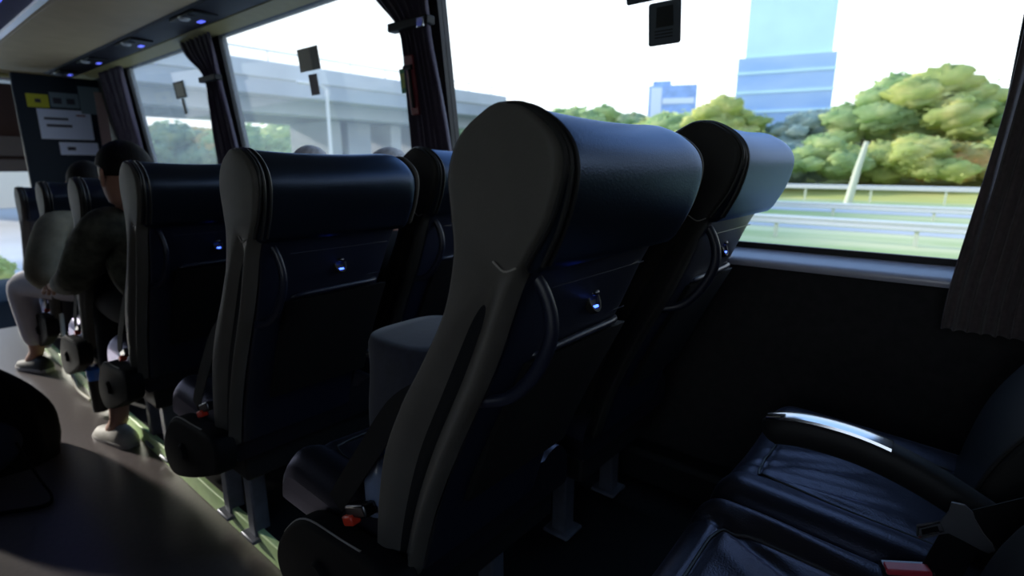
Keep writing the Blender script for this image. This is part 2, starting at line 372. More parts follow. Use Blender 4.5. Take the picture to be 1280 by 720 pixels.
def make_seat(panel='grey_leather', side=+1, label='', aisle=True, zleg=.08, creases=(), arm=False, cush=(.515, 1.005), belt=True):
    root = empty('passenger_seat', OR); O = OR
    def B(mb, name, mat, parent=None, **k): 
        o = mb.build(name, mat, parent or root, O, **k); return o
    def saddle(p, u):
        w = max(0, min(1, (p.z - 1.10) / .17)); e = max(0, (u - .62) / .38)
        p = p.copy(); p.z += w * (-.009 * (1 - u * u) + .001) - w * .016 * e * e
        p.y += .012 * (1 - u * u) * (p.y < .44) * (w > 0) * w * -0.3
        return p
    hd = B(loft(head_profile(), W0 + .010, W1 - .002, .018, 8, 16, saddle, rad2=.036), 'headrest', M['leather'], angle=60)
    # piping lines around both ends of the head cushion
    for x in (W0 + .013, W0 + .026):
        path = [Vector((x, y, z)) for y, z in inset2d(head_profile(), -.0012)[:49]]
        path = [saddle(p, 2 * (p.x - W0) / (W1 - W0) - 1) for p in path]
        B(MB().tube(path, .0032, 6), 'piping', M['piping'], hd)
    # upholstered body of the backrest
    body = [(y, z) for y, z in SIDE if z < 1.10]
    fr = [p for p in cat([(a, b, 0) for a, b in FRONT[3:]], 4)]
    rr = [p for p in cat([(a, b, 0) for a, b in REAR[5:]], 4)]
    prof = [(p.x + .034, p.y) for p in rr][::-1] + [(p.x - .004, p.y) for p in fr]
    B(loft(prof, W0 + .010, W1 - .035, .014, 5, 8, rad2=.03), 'backrest', M['leather_m'], angle=60)
    # leather side panels, teardrop at the head
    fv = cat([(a, b, 0) for a, b in [(.430, 1.2705)] + FRONT], 5); rv = cat([(a, b, 0) for a, b in [(.425, 1.2705)] + REAR], 5)
    nv = len(fv) - 1
    def near(u, v):
        i = int(round(v * nv)); f_, r_ = fv[i], rv[i]
        p = f_.lerp(r_, u); z = p.y
        k = max(0, min(1, (1.12 - z) / .14)); k = k * k * (3 - 2 * k)          # groove only below the head
        x = W0 - .004 - .004 * math.sin(math.pi * u)
        g = math.exp(-((u - .62) / .20) ** 2)
        x += k * (.024 * g - .003 * math.exp(-((u - .93) / .06) ** 2))
        e = min(u, 1 - u) / .06
        if e < 1: x += .012 * (1 - math.sqrt(max(0, 1 - (1 - e) ** 2)))
        return Vector((x, p.x, p.y))
    m = MB()
    NU = 40
    def wrap(u, v):
        if u <= 0.001: q = near(0, v); return q + Vector((.018, 0, 0))
        if u >= .999: q = near(1, v); return q + Vector((.018, 0, 0))
        return near((u - .025) / .95, v)
    m.grid(NU, nv, wrap)
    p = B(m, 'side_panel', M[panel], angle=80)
    edge = [Vector((near(0, i / nv).x - .001, fv[i].x + .0015, fv[i].y)) for i in range(nv + 1)]
    B(MB().tube(edge, .0036, 6), 'piping', M['piping'], p)
    edge = [Vector((near(1, i / nv).x - .001, rv[i].x - .0015, rv[i].y)) for i in range(nv + 1) if rv[i].y > 1.075]
    B(MB().tube(edge, .0036, 6), 'piping', M['piping'], p)
    B(MB().tube(cat([(.492, .440, 1.084), (.489, .420, 1.074), (.490, .402, 1.080)], 4), .0014, 5), 'seam', M['thread'], p)
    tear = [(y, z) for y, z in head_profile()]
    B(loft(inset2d(tear, .010), W1 - .006, W1 + .008, .008, 4, 1), 'side_panel', M['grey_leather'], angle=60)
    # hard plastic back shell
    rs = [p for p in cat([(a, b, 0) for a, b in REAR[5:]], 4)]
    outer = [(p.x + .004, p.y - .004) for p in rs]; inner = [(p.x + .030, p.y - .004) for p in rs]
    def taper(p, u):
        k = max(0, min(1, (1.09 - p.z) / .22)); p = p.copy(); p.x = .60 + (p.x - .60) * (1 - .10 * k); p.y += .016 * max(0, u) ** 8; return p
    sh = B(loft(outer[::-1] + inner, W0 + .022, W1 - .024, .012, 4, 14, taper), 'back_shell', M['shell'], angle=50)
    def rear_y(z):
        for (a, b), (c, d) in zip(REAR[5:], REAR[6:]):
            if d <= z <= b: return a + (c - a) * (b - z) / (b - d) + .004
        return REAR[-1][0]
    # thin relief line and glossy ridge above the pocket
    B(MB().tube([(x, rear_y(1.034) - .0005, 1.034) for x in (.60, .70, .80, .880)], .0016, 6), 'relief_line', M['gloss'], sh)
    B(MB().tube([(x, rear_y(.945) - .0005, .945) for x in (.60, .70, .80, .880)], .0014, 6), 'relief_line', M['gloss'], sh)
    B(MB().tube(cat([(.618, rear_y(.915) + .006, .915), (.635, rear_y(.922) - .006, .922), (.75, rear_y(.925) - .009, .925), (.840, rear_y(.925) - .007, .925), (.866, rear_y(.925) + .004, .925)], 5), .0065, 10, up=(0, 0, 1)), 'pocket_rim', M['gloss'])
    # literature pocket under the rim
    pk = [(rear_y(z) - .012, z) for z in (.910, .84, .76, .68, .62)]
    pk2 = [(rear_y(z) + .006, z) for z in (.62, .68, .76, .84, .910)]
    B(loft(pk + pk2, .60, .90, .006, 3, 4), 'magazine_pocket', M['net'], angle=50)
    # charging port
    yb = rear_y(.985)
    pt = MB(); tilt = Matrix.Rotation(R(-22), 3, 'X')
    ring = []
    for rr_, h in ((.0180, .004), (.0180, -.003), (.0165, -.0075), (.0130, -.0075), (.0110, -.003)):
        r_ = []
        for k in range(24):
            a = 2 * math.pi * k / 24; x = rr_ * math.cos(a); z = rr_ * 1.25 * math.sin(a) + (.004 if math.sin(a) > 0 else 0) * math.sin(a)
            r_.append(Vector((.74, yb, .985)) + tilt @ Vector((x, h, z)))
        ring.append(r_)
    pt.rings(ring)
    port = B(pt, 'charging_port', M['black'])
    B(MB().ball(Vector((.74, yb - .006, .9995)), (.0115, .007, .0055), 14, 8), 'flap', M['dark_metal'], port)
    B(MB().box((.7405, yb - .0085, .9765), (.0125, .004, .0045), tilt), 'led', M['usb_led'], port, bevel=.001)
    # grab handle, a loop beside the aisle
    hp = cat([(.548, .440, 1.062), (.556, .418, 1.052), (.562, .402, 1.012), (.563, .402, .970), (.560, .425, .918), (.553, .462, .876), (.54, .500, .862), (.527, .535, .858)], 5)
    B(MB().tube(hp, [.0085 + .002 * math.sin(math.pi * i / (len(hp) - 1)) for i in range(len(hp))], 12, flat=.8), 'grab_handle', M['shell'])
    # cushion and undercarriage
    cm, fn = cushion(cush[0], cush[1], creases, 64 if creases else 30)
    cu = B(cm, 'seat_cushion', M['seat_leather'], angle=70)
    a, b = cush
    cxx, hx = (a + b) / 2, (b - a) / 2
    ya = 1.055
    path = [(cxx - hx * .62, .74), (cxx - hx * .62, .95), (cxx - hx * .61, 1.02), (cxx - hx * .50, ya), (cxx, ya + .004), (cxx + hx * .50, ya), (cxx + hx * .61, 1.02), (cxx + hx * .62, .95), (cxx + hx * .62, .74)]
    # find height of the cushion by inverting its grid
    def top_z(x, y):
        s = (x - cxx) / hx; aa = math.copysign(1 - (1 - abs(s)) ** (1 / 1.5), s)
        t = max(0, min(1, (y - .66) / .46)); bb = 1 - (1 - t) ** (1 / 1.35)
        return fn((aa + 1) / 2, bb).z
    pth = cat([(x, y, 0) for x, y in path], 6)
    B(MB().tube([(p.x, p.y, top_z(p.x, p.y) + .0022) for p in pth], .0028, 6), 'piping', M['piping'], cu)
    B(MB().box(((a + b) / 2, .88, .40), (b - a - .06, .40, .09)), 'seat_frame', M['black'], bevel=.01)
    for yy in (.82, 1.0):
        B(MB().box((.62, yy, (zleg + .375) / 2), (.05, .05, .375 - zleg)).box((.62, yy, zleg + .006), (.09, .09, .012)), 'leg', M['grey_metal'], bevel=.006)
        B(MB().box((.90, yy, (zleg + .375) / 2), (.05, .05, .375 - zleg)).box((.90, yy, zleg + .006), (.09, .09, .012)), 'leg', M['grey_metal'], bevel=.006)
    if aisle:
        sc = cat([(.64, .535, 0), (.80, .53, 0), (.92, .515, 0), (1.00, .455, 0), (1.045, .385, 0), (1.035, .33, 0), (.98, .305, 0), (.85, .345, 0), (.70, .41, 0), (.635, .45, 0)], 5, True)
        c = B(loft([(p.x, p.y) for p in sc], .452, .508, .012, 4, 2), 'side_cover', M['cover'], angle=60)
        ed = [Vector((.462, p.x, p.y)) for p in sc if .70 < p.x and p.y > .44]
        ed.sort(key=lambda p: p.y)
        B(MB().tube(ed, .0022, 6), 'seam', M['thread'], c)
        B(MB().lathe((.452, .86, .43), [(.001, -.012), (.020, -.012), (.026, -.004), (.026, .002)], 18, 'x'), 'recline_knob', M['cover'], c)
    if belt:
        # lap belt lying over the side of the cushion, with its buckle
        xb = .505
        bp = cat([(xb + .01, .60, .86), (xb, .665, .81), (xb - .006, .75, .70), (xb - .004, .83, .60), (xb, .87, .55)], 5)
        m = MB(); 
        rings = []
        for i, p in enumerate(bp):
            rings.append([p + Vector((0, -.020, -.012)), p + Vector((0, .020, .012)), p + Vector((-.0025, .020, .012)), p + Vector((-.0025, -.020, -.012))])
        m.rings(rings)
        sb = B(m, 'seat_belt', M['belt'])
        B(MB().box((xb, .790, .572), (.026, .070, .026), Matrix.Rotation(R(-25), 3, 'X')), 'buckle', M['dark_metal'], sb, bevel=.005)
        B(MB().box((xb - .010, .806, .549), (.022, .034, .020), Matrix.Rotation(R(-25), 3, 'X')), 'release_button', M['button'], sb, bevel=.004)
    return root

G_SEAT = 'passenger seats on the window side of the aisle'
def copy_tree(o, parent=None, skip=()):
    c = o.copy(); col.objects.link(c)
    if parent is not None: c.parent = parent
    for ch in o.children:
        nm = ch.name.split('.')[0]
        if nm in skip: continue
        copy_tree(ch, c, skip)
    return c

PITCH = .785
aisle_seat = make_seat(zleg=.08)
thing(aisle_seat, 'black leather seat seen largest, grey side panel towards aisle, lit port on its back', 'seat', G_SEAT)
window_seat = make_seat('shaded_leather', aisle=False, cush=(.465, .955), belt=False)
thing(window_seat, 'black leather window seat in front of the large clear window, beside the nearest large seat', 'seat', G_SEAT)
window_seat.location = (OR[0] + .612, OR[1] + .0, OR[2] + .015)
rows = [  # which, x, dy, dz, label
    ('a', .030, 0.775, -.036, 'black leather aisle seat whose back carries the lit port second from the nearest seat'),
    ('w', .575, 0.830, -.020, 'black leather window seat half hidden behind the nearest large seat, below the tied plum curtain'),
    ('a', .045, 1.555, -.058, 'black leather aisle seat just behind the person in the olive jacket'),
    ('w', .600, 1.560, -.050, 'black leather window seat below the hanging sign of the front window, mostly hidden'),
    ('a', .065, 2.330, -.118, 'black leather aisle seat just in front of the person in the olive jacket'),
    ('a', .088, 3.110, -.150, 'second smallest grey-sided aisle seat towards the front of the coach'),
    ('a', .112, 3.880, -.195, 'farthest and smallest aisle seat, beside the bright door opening'),
]
for which, dx, dy, dz, lab in rows:
    s = copy_tree(aisle_seat if which == 'a' else window_seat, skip=('leg',) if dy > 2 else ())
    s.location = (OR[0] + dx, OR[1] + dy, OR[2] + dz)
    thing(s, lab, 'seat', G_SEAT)
    if dy > 2:   # shorter legs where the raised floor is reached sooner
        for yy in (.82, 1.0):
            z0 = .075 - dz
            MB().box((.62, yy, (z0 + .375) / 2), (.05, .05, max(.03, .375 - z0))).build('leg', M['grey_metal'], s, OR, bevel=.006)

# the two seats of the camera's own row: wrinkled cushions and an armrest between them
def cr(a, b, w, h): return (a, b, w, h)
D = .795
z1c = [cr((.93, 1.09), (.85, .90), .010, -.010), cr((.86, 1.06), (.76, .86), .02, .005), cr((.97, 1.08), (.93, .80), .018, .006), cr((.70, 1.0), (.80, .8), .03, .004)]
z1 = make_seat(creases=z1c, cush=(.515, 1.005)); z1.location = (OR[0], OR[1] - D, OR[2])
thing(z1, 'black leather seat cushion at bottom centre with smooth curved piping, aisle side of the armrest', 'seat', G_SEAT)
z2c = [cr((.50, 1.09), (.56, .80), .016, .008), cr((.53, 1.08), (.60, .82), .010, -.009), cr((.60, 1.06), (.66, .84), .014, .007),
       cr((.56, 1.09), (.72, .86), .007, -.008), cr((.66, 1.08), (.74, .90), .009, .007), cr((.74, 1.06), (.80, .82), .012, -.007), cr((.82, 1.05), (.78, .85), .02, .005)]
z2 = make_seat('shaded_leather', aisle=False, creases=z2c, cush=(.415, .945), belt=False); z2.location = (OR[0] + .600, OR[1] - D, OR[2])
thing(z2, 'wrinkled black leather seat at lower right beside the side wall, behind the armrest', 'seat', G_SEAT)
O2 = OR
def arm(parent, off):
    # points in world space of row Z, converted to the seat's own coordinates
    def w(p): return (p[0] - off[0] + OR[0], p[1] - off[1] + OR[1], p[2] - off[2] + OR[2])
    c = cat([(1.035, .238, .737), (1.035, .17, .753), (1.035, .08, .752), (1.035, -.01, .730), (1.035, -.10, .690), (1.035, -.19, .645)], 6)
    mb = MB(); rs = []
    sec = [(-.026, -.012), (-.024, .004), (-.017, .012), (0, .0145), (.017, .012), (.024, .004), (.026, -.012), (.024, -.034), (.012, -.042), (-.012, -.042), (-.024, -.034)]
    for i, p in enumerate(c):
        k = min(1, (.12 + i / 3.2)) ** .6
        rs.append([w((p.x + a * k, p.y, p.z - .012 + (b) * k)) for a, b in sec])
    mb.rings([[Vector(q) for q in r] for r in rs])
    a = mb.build('armrest', M['black'], parent, OR, angle=60)
    mb = MB(); rs = []
    for i, p in enumerate(c):
        if p.y > .236 or p.y < .035: continue
        k = min(1, (.2 + i / 3.6)) ** .6
        rs.append([Vector(w((p.x + u * .0165 * k, p.y, p.z + .0035 * k - .0015 * abs(u) + dz_))) for u, dz_ in ((-1.15, -.004), (-1.05, .0005), (0, .0020), (1.05, .0005), (1.15, -.004))])
    mb.rings(rs); mb.build('inlay', M['chrome'], a, OR, angle=60)
arm(z1, z1.location)
def w1(p): return (p[0] - z1.location[0] + OR[0], p[1] - z1.location[1] + OR[1], p[2] - z1.location[2] + OR[2])
# seat belt hanging over the aisle-side seat: webbing, metal tongue, red buckle
m = MB(); rs = []
for p in cat([(1.02, -.245, .80), (1.01, -.17, .735), (1.00, -.115, .693), (.985, -.075, .668)], 5):
    rs.append([Vector(w1((p.x, p.y + .012, p.z + .024))), Vector(w1((p.x, p.y - .012, p.z - .024))), Vector(w1((p.x - .003, p.y - .012, p.z - .024))), Vector(w1((p.x - .003, p.y + .012, p.z + .024)))])
m.rings(rs)
for p0, p1 in (((.983, -.068, .655), (.985, -.035, .50)),):
    pts = [Vector(p0).lerp(Vector(p1), k / 3) for k in range(4)]
    m.rings([[Vector(w1((q.x, q.y + .024, q.z))), Vector(w1((q.x, q.y - .024, q.z))), Vector(w1((q.x - .003, q.y - .024, q.z))), Vector(w1((q.x - .003, q.y + .024, q.z)))] for q in pts])
hb = m.build('hanging_belt', M['belt'], z1, OR)
tg = MB(); x = .978
out = [(-.048, .706), (-.064, .708), (-.074, .700), (-.078, .690), (-.090, .672), (-.102, .660), (-.106, .650), (-.100, .643), (-.088, .645), (-.070, .650), (-.052, .654), (-.044, .648), (-.022, .628), (-.015, .632), (-.013, .650), (-.040, .670), (-.047, .690)]
tg.rings([[Vector(w1((x - .002, y, z))) for y, z in out], [Vector(w1((x + .002, y, z))) for y, z in out]])
t_ = tg.build('belt_tongue', M['tongue'], hb, OR, bevel=.0012, smooth=False)
fr = [(-.018, .633), (-.016, .648), (-.040, .668), (-.046, .656)]
MB().tube([w1((x - .003, y, z)) for y, z in fr + fr[:1]], .0016, 6).build('slot_rim', M['chrome'], t_, OR)
hole = [(-.022, .638), (-.020, .646), (-.038, .661), (-.041, .654)]
MB().rings([[Vector(w1((x - .0035, y, z))) for y, z in hole], [Vector(w1((x + .0030, y, z))) for y, z in hole]]).build('slot', M['net'], t_, OR, smooth=False)
rt = Matrix.Rotation(R(-12), 3, 'X') @ Matrix.Rotation(R(20), 3, 'Z')
bk = MB().box(w1((.972, -.012, .566)), (.030, .070, .024), rt).build('buckle', M['dark_metal'], z1, OR, bevel=.004)
MB().box(w1((.962, -.012, .578)), (.022, .060, .010), rt).build('release_button', M['button2'], bk, OR, bevel=.002)

# ------------------------------------------------------------------ coach body
def xw(z): return 1.72 - .115 * (z - .96) if z > .96 else 1.72
Y0, Y1 = -4.2, 6.9
def slab(name, c, d, mat, bevel=0, rot=None):
    return struct(MB().box(c, d, rot).build(name, mat, None, (0, 0, 0), bevel=bevel, smooth=bool(bevel)))
slab('floor', (.2, .63, -.03), (2.75, 9.64, .06), M['floor'])
slab('platform_floor', (1.205, .63, .035), (1.11, 9.64, .07), M['black'])
slab('trim_1', (.642, .63, .036), (.022, 9.64, .074), M['green'], .004)
# right wall below the windows, its ledge and heater duct
slab('wall_right', (1.775, 1.37, .43), (.07, 11.1, 1.0), M['wall'])
led = MB()
sec = [(1.735, .958), (1.712, .955), (1.678, .934), (1.668, .928), (1.664, .918), (1.668, .908), (1.735, .900)]
led.rings([[Vector((x, Y0, z)) for x, z in sec], [Vector((x, Y1, z)) for x, z in sec]])
struct(led.build('window_ledge', M['ledge'], None, angle=50))
struct(MB().box((1.69, 1.37, .14), (.10, 11.1, .13)).build('heater_duct', M['black'], None, bevel=.02))
slab('trim_2', (1.722, 1.37, .965), (.018, 11.1, .016), M['gasket'])
# pillars between the windows, upper header
th = math.atan(.115)
def leaning(name, y0, y1, z0, z1, off, thk, mat, **k):
    m = MB(); sec = []
    vs = []
    for y in (y0, y1):
        for z in (z0, z1):
            vs += [(xw(z) + off, y, z), (xw(z) + off + thk, y, z)]
    m.add(vs, [(0, 1, 3, 2), (4, 6, 7, 5), (0, 4, 5, 1), (2, 3, 7, 6), (0, 2, 6, 4), (1, 5, 7, 3)])
    return m.build(name, mat, None, **k)
wins = [(-4.2, -2.25, 'clear'), (-1.98, -.30, 'clear'), (-.02, 1.72, 'clear'), (1.99, 3.69, 'dust'), (3.95, 5.46, 'dust')]
for a, b in ((-2.24, -1.99), (-.29, -.04), (1.735, 1.985), (3.70, 3.945), (5.47, 6.9)):
    struct(leaning('window_pillar', a, b, .955, 2.02, 0, .05, M['gasket'], smooth=False))
struct(leaning('wall_right_header', Y0, Y1, 1.985, 2.35, 0, .06, M['gasket'], smooth=False))
n = 0
for a, b, k in wins:
    n += 1
    struct(leaning('window_%d' % n, a - .01, b + .015, .955, 1.99, .020, .006, M['glass'] if k == 'clear' else M['glass_d'], smooth=False))
# roof over everything
slab('ceiling', (.2, 1.37, 2.32), (2.9, 11.1, .06), M['ceil'])
# left side: low wall, pillars, header with windows between (outside the frame, but its daylight matters)
slab('wall_left', (-1.20, 1.37, .43), (.07, 11.1, 1.0), M['wall'])
slab('wall_left_header', (-1.17, 1.37, 2.16), (.07, 11.1, .36), M['wall'])
slab('light_block_left', (-1.19, -2.45, 1.45), (.05, 3.5, 1.1), M['wall'])  # unseen slab added to block daylight from the left windows
slab('light_block_left_front', (-1.19, 2.45, 1.45), (.05, 4.1, 1.1), M['wall'])  # second added blocker, leaves daylight only further forward
for y in (5.4, 6.8):
    struct(MB().box((-1.19, y, 1.45), (.06, .30, 1.1)).build('window_pillar', M['gasket'], None, smooth=False))
slab('window_6', (-1.20, 1.37, 1.45), (.006, 11.1, 1.08), M['glass_d'])
slab('wall_rear', (.27, -4.23, 1.1), (3.0, .06, 2.5), M['wall'])
# luggage rack over the seats
rack = empty('luggage_rack', (1.2, 2.6, 2.0))
def rackpart(name, sec, mat, y0=-4.15, y1=6.55, parent=rack, org=(1.2, 2.6, 2.0), rounded=0, **k):
    m = MB(); rs = []
    ys = [y0 + (y1 - y0) * i / 8 for i in range(9)]
    for y in ys: rs.append([Vector((x, y, z)) for x, z in sec])
    if rounded:
        for i in range(1, 9):
            t = i / 8 * math.pi / 2; yy = y1 + rounded * math.sin(t); lift = rounded * .55 * (1 - math.cos(t))
            rs.append([Vector((x, yy, z + lift * .6)) for x, z in sec])
    m.rings(rs); return m.build(name, mat, parent, org, **k)
rackpart('rack_base', [(.80, 2.075), (.83, 2.030), (.90, 2.018), (1.05, 2.016), (1.27, 2.020), (1.29, 2.024), (1.29, 2.06), (.80, 2.11)], M['beige'], rounded=.30, angle=35)
st = rackpart('service_strip', [(1.282, 2.030), (1.30, 2.012), (1.48, 2.004), (1.498, 2.010), (1.50, 2.05), (1.282, 2.06)], M['strip'], rounded=.25, angle=35)
rackpart('edge_trim', [(1.492, 2.002), (1.60, 1.984), (1.612, 1.99), (1.612, 2.06), (1.492, 2.06)], M['beige_trim'], rounded=.30, angle=35)
rackpart('rack_shelf_side', [(.72, 2.10), (.80, 2.06), (.82, 2.09), (.74, 2.16)], M['ceil'], angle=35)
rackpart('rack_rail', [(.775, 2.058), (.782, 2.040), (.806, 2.030), (.812, 2.045), (.80, 2.062)], M['rail'], angle=35)
rackpart('inner_edge', [(.600, 2.085), (.606, 2.058), (.776, 2.050), (.80, 2.062), (.80, 2.12), (.61, 2.14)], M['purple'], angle=35)
rackpart('rack_strip_light', [(.640, 2.058), (.640, 2.050), (.668, 2.049), (.668, 2.057)], M['led'], y0=2.0, y1=6.5, angle=35)
for i, y in enumerate((-.5, .5, 1.5, 2.48, 3.48, 4.48, 5.47, 6.36)):
    u = MB().box((1.375, y - .02, 2.003), (.13, .34, .014)).build('service_unit', M['black'], rack, (1.2, 2.6, 2.0), bevel=.006)
    MB().lathe((1.335, y, 1.998), [(.001, -.014), (.022, -.012), (.030, -.004), (.032, .004)], 20).build('reading_light', M['lens'], u, (1.2, 2.6, 2.0))
    MB().lathe((1.335, y - .10, 1.998), [(.001, -.008), (.018, -.008), (.024, -.002), (.024, .004)], 20).build('air_nozzle', M['black'], u, (1.2, 2.6, 2.0))
    MB().box((1.418, y - .01, 1.994), (.026, .060, .006)).build('led', M['led'] if i > 3 else M['led'], u, (1.2, 2.6, 2.0), bevel=.002)
thing(rack, 'beige luggage rack with dark reading light strip running above the windows', 'rack')
# blue strip light and front curved trim under the ceiling
pipe = MB().tube(cat([(.10, 6.98, 2.06), (.55, 7.06, 2.04), (1.05, 7.02, 2.02), (1.45, 6.92, 1.99), (1.68, 6.72, 1.97)], 6), .022, 10).build('handrail', M['beige_trim'], None)
thing(pipe, 'ochre curved rail crossing under the front end of the luggage rack', 'handrail')

# ------------------------------------------------------------------ curtains
def curtain(name, spec, label, mat, pleats=9, amp=.012, base=.045):
    """spec: list of (z, y0, y1) from top to bottom"""
    zs = cat([(a, b, c) for a, b, c in spec], 8)
    y_mid = (spec[0][1] + spec[0][2]) / 2; org = (xw(1.5) - base, y_mid, spec[-1][0])
    nx = pleats * 8
    m = MB()
    def fn(u, v):
        p = zs[min(int(round(v * (len(zs) - 1))), len(zs) - 1)]
        z, a, b = p
        s = u + .012 * math.sin(7 * u + 9 * v)
        y = a + (b - a) * s
        am = amp * (0.75 + .25 * math.sin(3.1 * u * 7))
        k = math.sin(2 * math.pi * pleats * s + .6 * math.sin(2.5 * v + u * 5))
        bb = base + .045 * max(0, min(1, (1.25 - z) / .30))
        return Vector((xw(z) - bb - am * (abs(k) ** .7) * math.copysign(1, k), y + .004 * math.cos(2 * math.pi * pleats * s), z))
    m.grid(nx, len(zs) - 1, fn)
    o = m.build(name, mat, None, org, solid=.003, angle=80)
    return o
c1 = curtain('curtain', [(2.0, -.32, -.062), (1.70, -.31, -.054), (1.40, -.30, -.042), (1.12, -.28, -.024), (.93, -.27, -.008), (.815, -.28, -.002)], '', M['curtain'], 11, .014)
thing(c1, 'dark pleated curtain hanging at right edge over the large window', 'curtain')
c2 = curtain('curtain', [(2.0, 1.73, 2.12), (1.90, 1.73, 2.06), (1.80, 1.735, 1.965), (1.74, 1.74, 1.935), (1.66, 1.735, 1.925), (1.40, 1.70, 1.925), (1.15, 1.68, 1.935), (.93, 1.68, 1.94)], '', M['curtain_p'], 7, .015, .05)
thing(c2, 'dark plum curtain tied back on the pillar left of nearest seat', 'curtain')
MB().box((1.575, 1.853, 1.765), (.045, .25, .035)).build('tieback', M['black'], c2, c2.location, bevel=.006)
MB().box((1.548, 1.762, 1.755), (.010, .040, .038)).build('tieback_clip', M['chrome'], c2, c2.location, bevel=.004)
c3 = curtain('curtain', [(2.0, 3.68, 4.18), (1.90, 3.68, 4.10), (1.78, 3.69, 3.93), (1.70, 3.69, 3.90), (1.60, 3.68, 3.93), (1.40, 3.66, 3.96), (1.15, 3.65, 3.98), (.93, 3.65, 3.98)], '', M['curtain_p'], 7, .015, .05)
thing(c3, 'dark plum curtain pinched on the pillar between the two front windows', 'curtain')
MB().box((1.57, 3.81, 1.74), (.045, .25, .035)).build('tieback', M['black'], c3, c3.location, bevel=.006)
c4 = curtain('curtain', [(1.99, 5.42, 6.0), (1.7, 5.44, 5.98), (1.4, 5.46, 5.95), (1.15, 5.48, 5.95), (.93, 5.48, 5.95)], '', M['curtain_p'], 12, .02, .05)
thing(c4, 'broad dark curtain beside the notice board at the front end of the windows', 'curtain')
# red hammer holder on the pillar
hm = MB().box((1.585, 1.865, 1.53), (.012, .055, .24), Matrix.Rotation(-.115, 3, 'Y')).build('hammer_holder', M['red'], None, (1.585, 1.865, 1.41), bevel=.006)
thing(hm, 'dark red emergency hammer holder on the pillar in front of the plum curtain', 'holder')
MB().tube([(1.585, 1.865, 1.44), (1.568, 1.865, 1.60)], .007, 8).tube([(1.568, 1.845, 1.60), (1.568, 1.895, 1.60)], .010, 8).build('hammer', M['black'], hm, hm.location)

# ------------------------------------------------------------------ stickers on the panes
def quad_plate(pts, mat, name, thk=.0015, off=0.0, parent=None, org=None):
    """pts (y,z) on the leaning glass, as a thin plate on its inner face"""
    m = MB(); a = [Vector((xw(z) + .0175 - off, y, z)) for y, z in pts]; b = [p + Vector((-thk, 0, 0)) for p in a]
    m.rings([a, b])
    c = sum(a, Vector()) / len(a)
    return m.build(name, mat, parent, org or tuple(c), smooth=False)
def rq(y0, z0, y1, z1, r=.008):
    pts = []
    for cy, cz, a0 in ((y1 - r, z1 - r, 0), (y0 + r, z1 - r, 90), (y0 + r, z0 + r, 180), (y1 - r, z0 + r, 270)):
        for k in range(4):
            a = R(a0 + 30 * k); pts.append((cy + r * math.cos(a), cz + r * math.sin(a)))
    return pts
s1 = quad_plate(rq(.727, 1.562, .831, 1.682), M['sticker'], 'window_sticker')
thing(s1, 'grey hammer sign with dark picture on the large window, above the two nearest seats', 'sticker')
L1 = tuple(s1.location)
quad_plate([(.750, 1.612), (.806, 1.612), (.804, 1.668), (.752, 1.668)], M['sticker_d'], 'pictogram', .001, .002, s1, L1)
for k, z in enumerate((1.600, 1.591, 1.582)):
    quad_plate([(.752, z), (.81, z), (.81, z + .0035), (.752, z + .0035)], M['sticker_d'], 'text_line', .001, .002, s1, L1)
s2 = quad_plate(rq(.774, 1.690, .906, 1.80), M['sticker'], 'window_sticker')
thing(s2, 'dark grey sticker cut by top edge of the photo, above the hammer sign', 'sticker')
s3 = quad_plate([(2.662, 1.690), (2.862, 1.690), (2.862, 1.802), (2.662, 1.802)], M['sticker_k'], 'window_sticker')
thing(s3, 'square khaki sign with dark right strip on the middle window', 'sticker')
quad_plate([(2.664, 1.692), (2.735, 1.692), (2.735, 1.800), (2.664, 1.800)], M['sticker_d'], 'dark_strip', .001, .002, s3, tuple(s3.location))
s4 = quad_plate([(2.710, 1.568), (2.792, 1.568), (2.792, 1.672), (2.710, 1.672)], M['sticker_p'], 'window_sticker')
thing(s4, 'small dark rectangular sticker just under the khaki sign on the middle window', 'sticker')
s5 = quad_plate([(4.43, 1.683), (4.63, 1.683), (4.63, 1.797), (4.43, 1.797)], M['sticker_d'], 'window_sticker')
thing(s5, 'dark rectangular sign on the small front window', 'sticker')
quad_plate([(4.46, 1.695), (4.60, 1.695), (4.60, 1.785), (4.46, 1.785)], M['sticker_k'], 'pictogram', .001, .002, s5, tuple(s5.location))
s6 = quad_plate([(4.495, 1.572), (4.545, 1.572), (4.545, 1.680), (4.495, 1.680)], M['sticker_d'], 'window_sticker')
thing(s6, 'narrow dark sticker hanging under the sign on the small front window', 'sticker')
s7 = quad_plate([(1.968, 1.52), (2.043, 1.52), (2.043, 1.622), (1.968, 1.622)], M['sgreen'], 'window_sticker')
thing(s7, 'green emergency exit sticker at right edge of the middle window, beside tied curtain', 'sticker')
quad_plate([(2.005, 1.545), (2.035, 1.54), (2.030, 1.575), (2.038, 1.60), (2.010, 1.605)], M['sgreen_l'], 'running_figure', .001, .002, s7, tuple(s7.location))

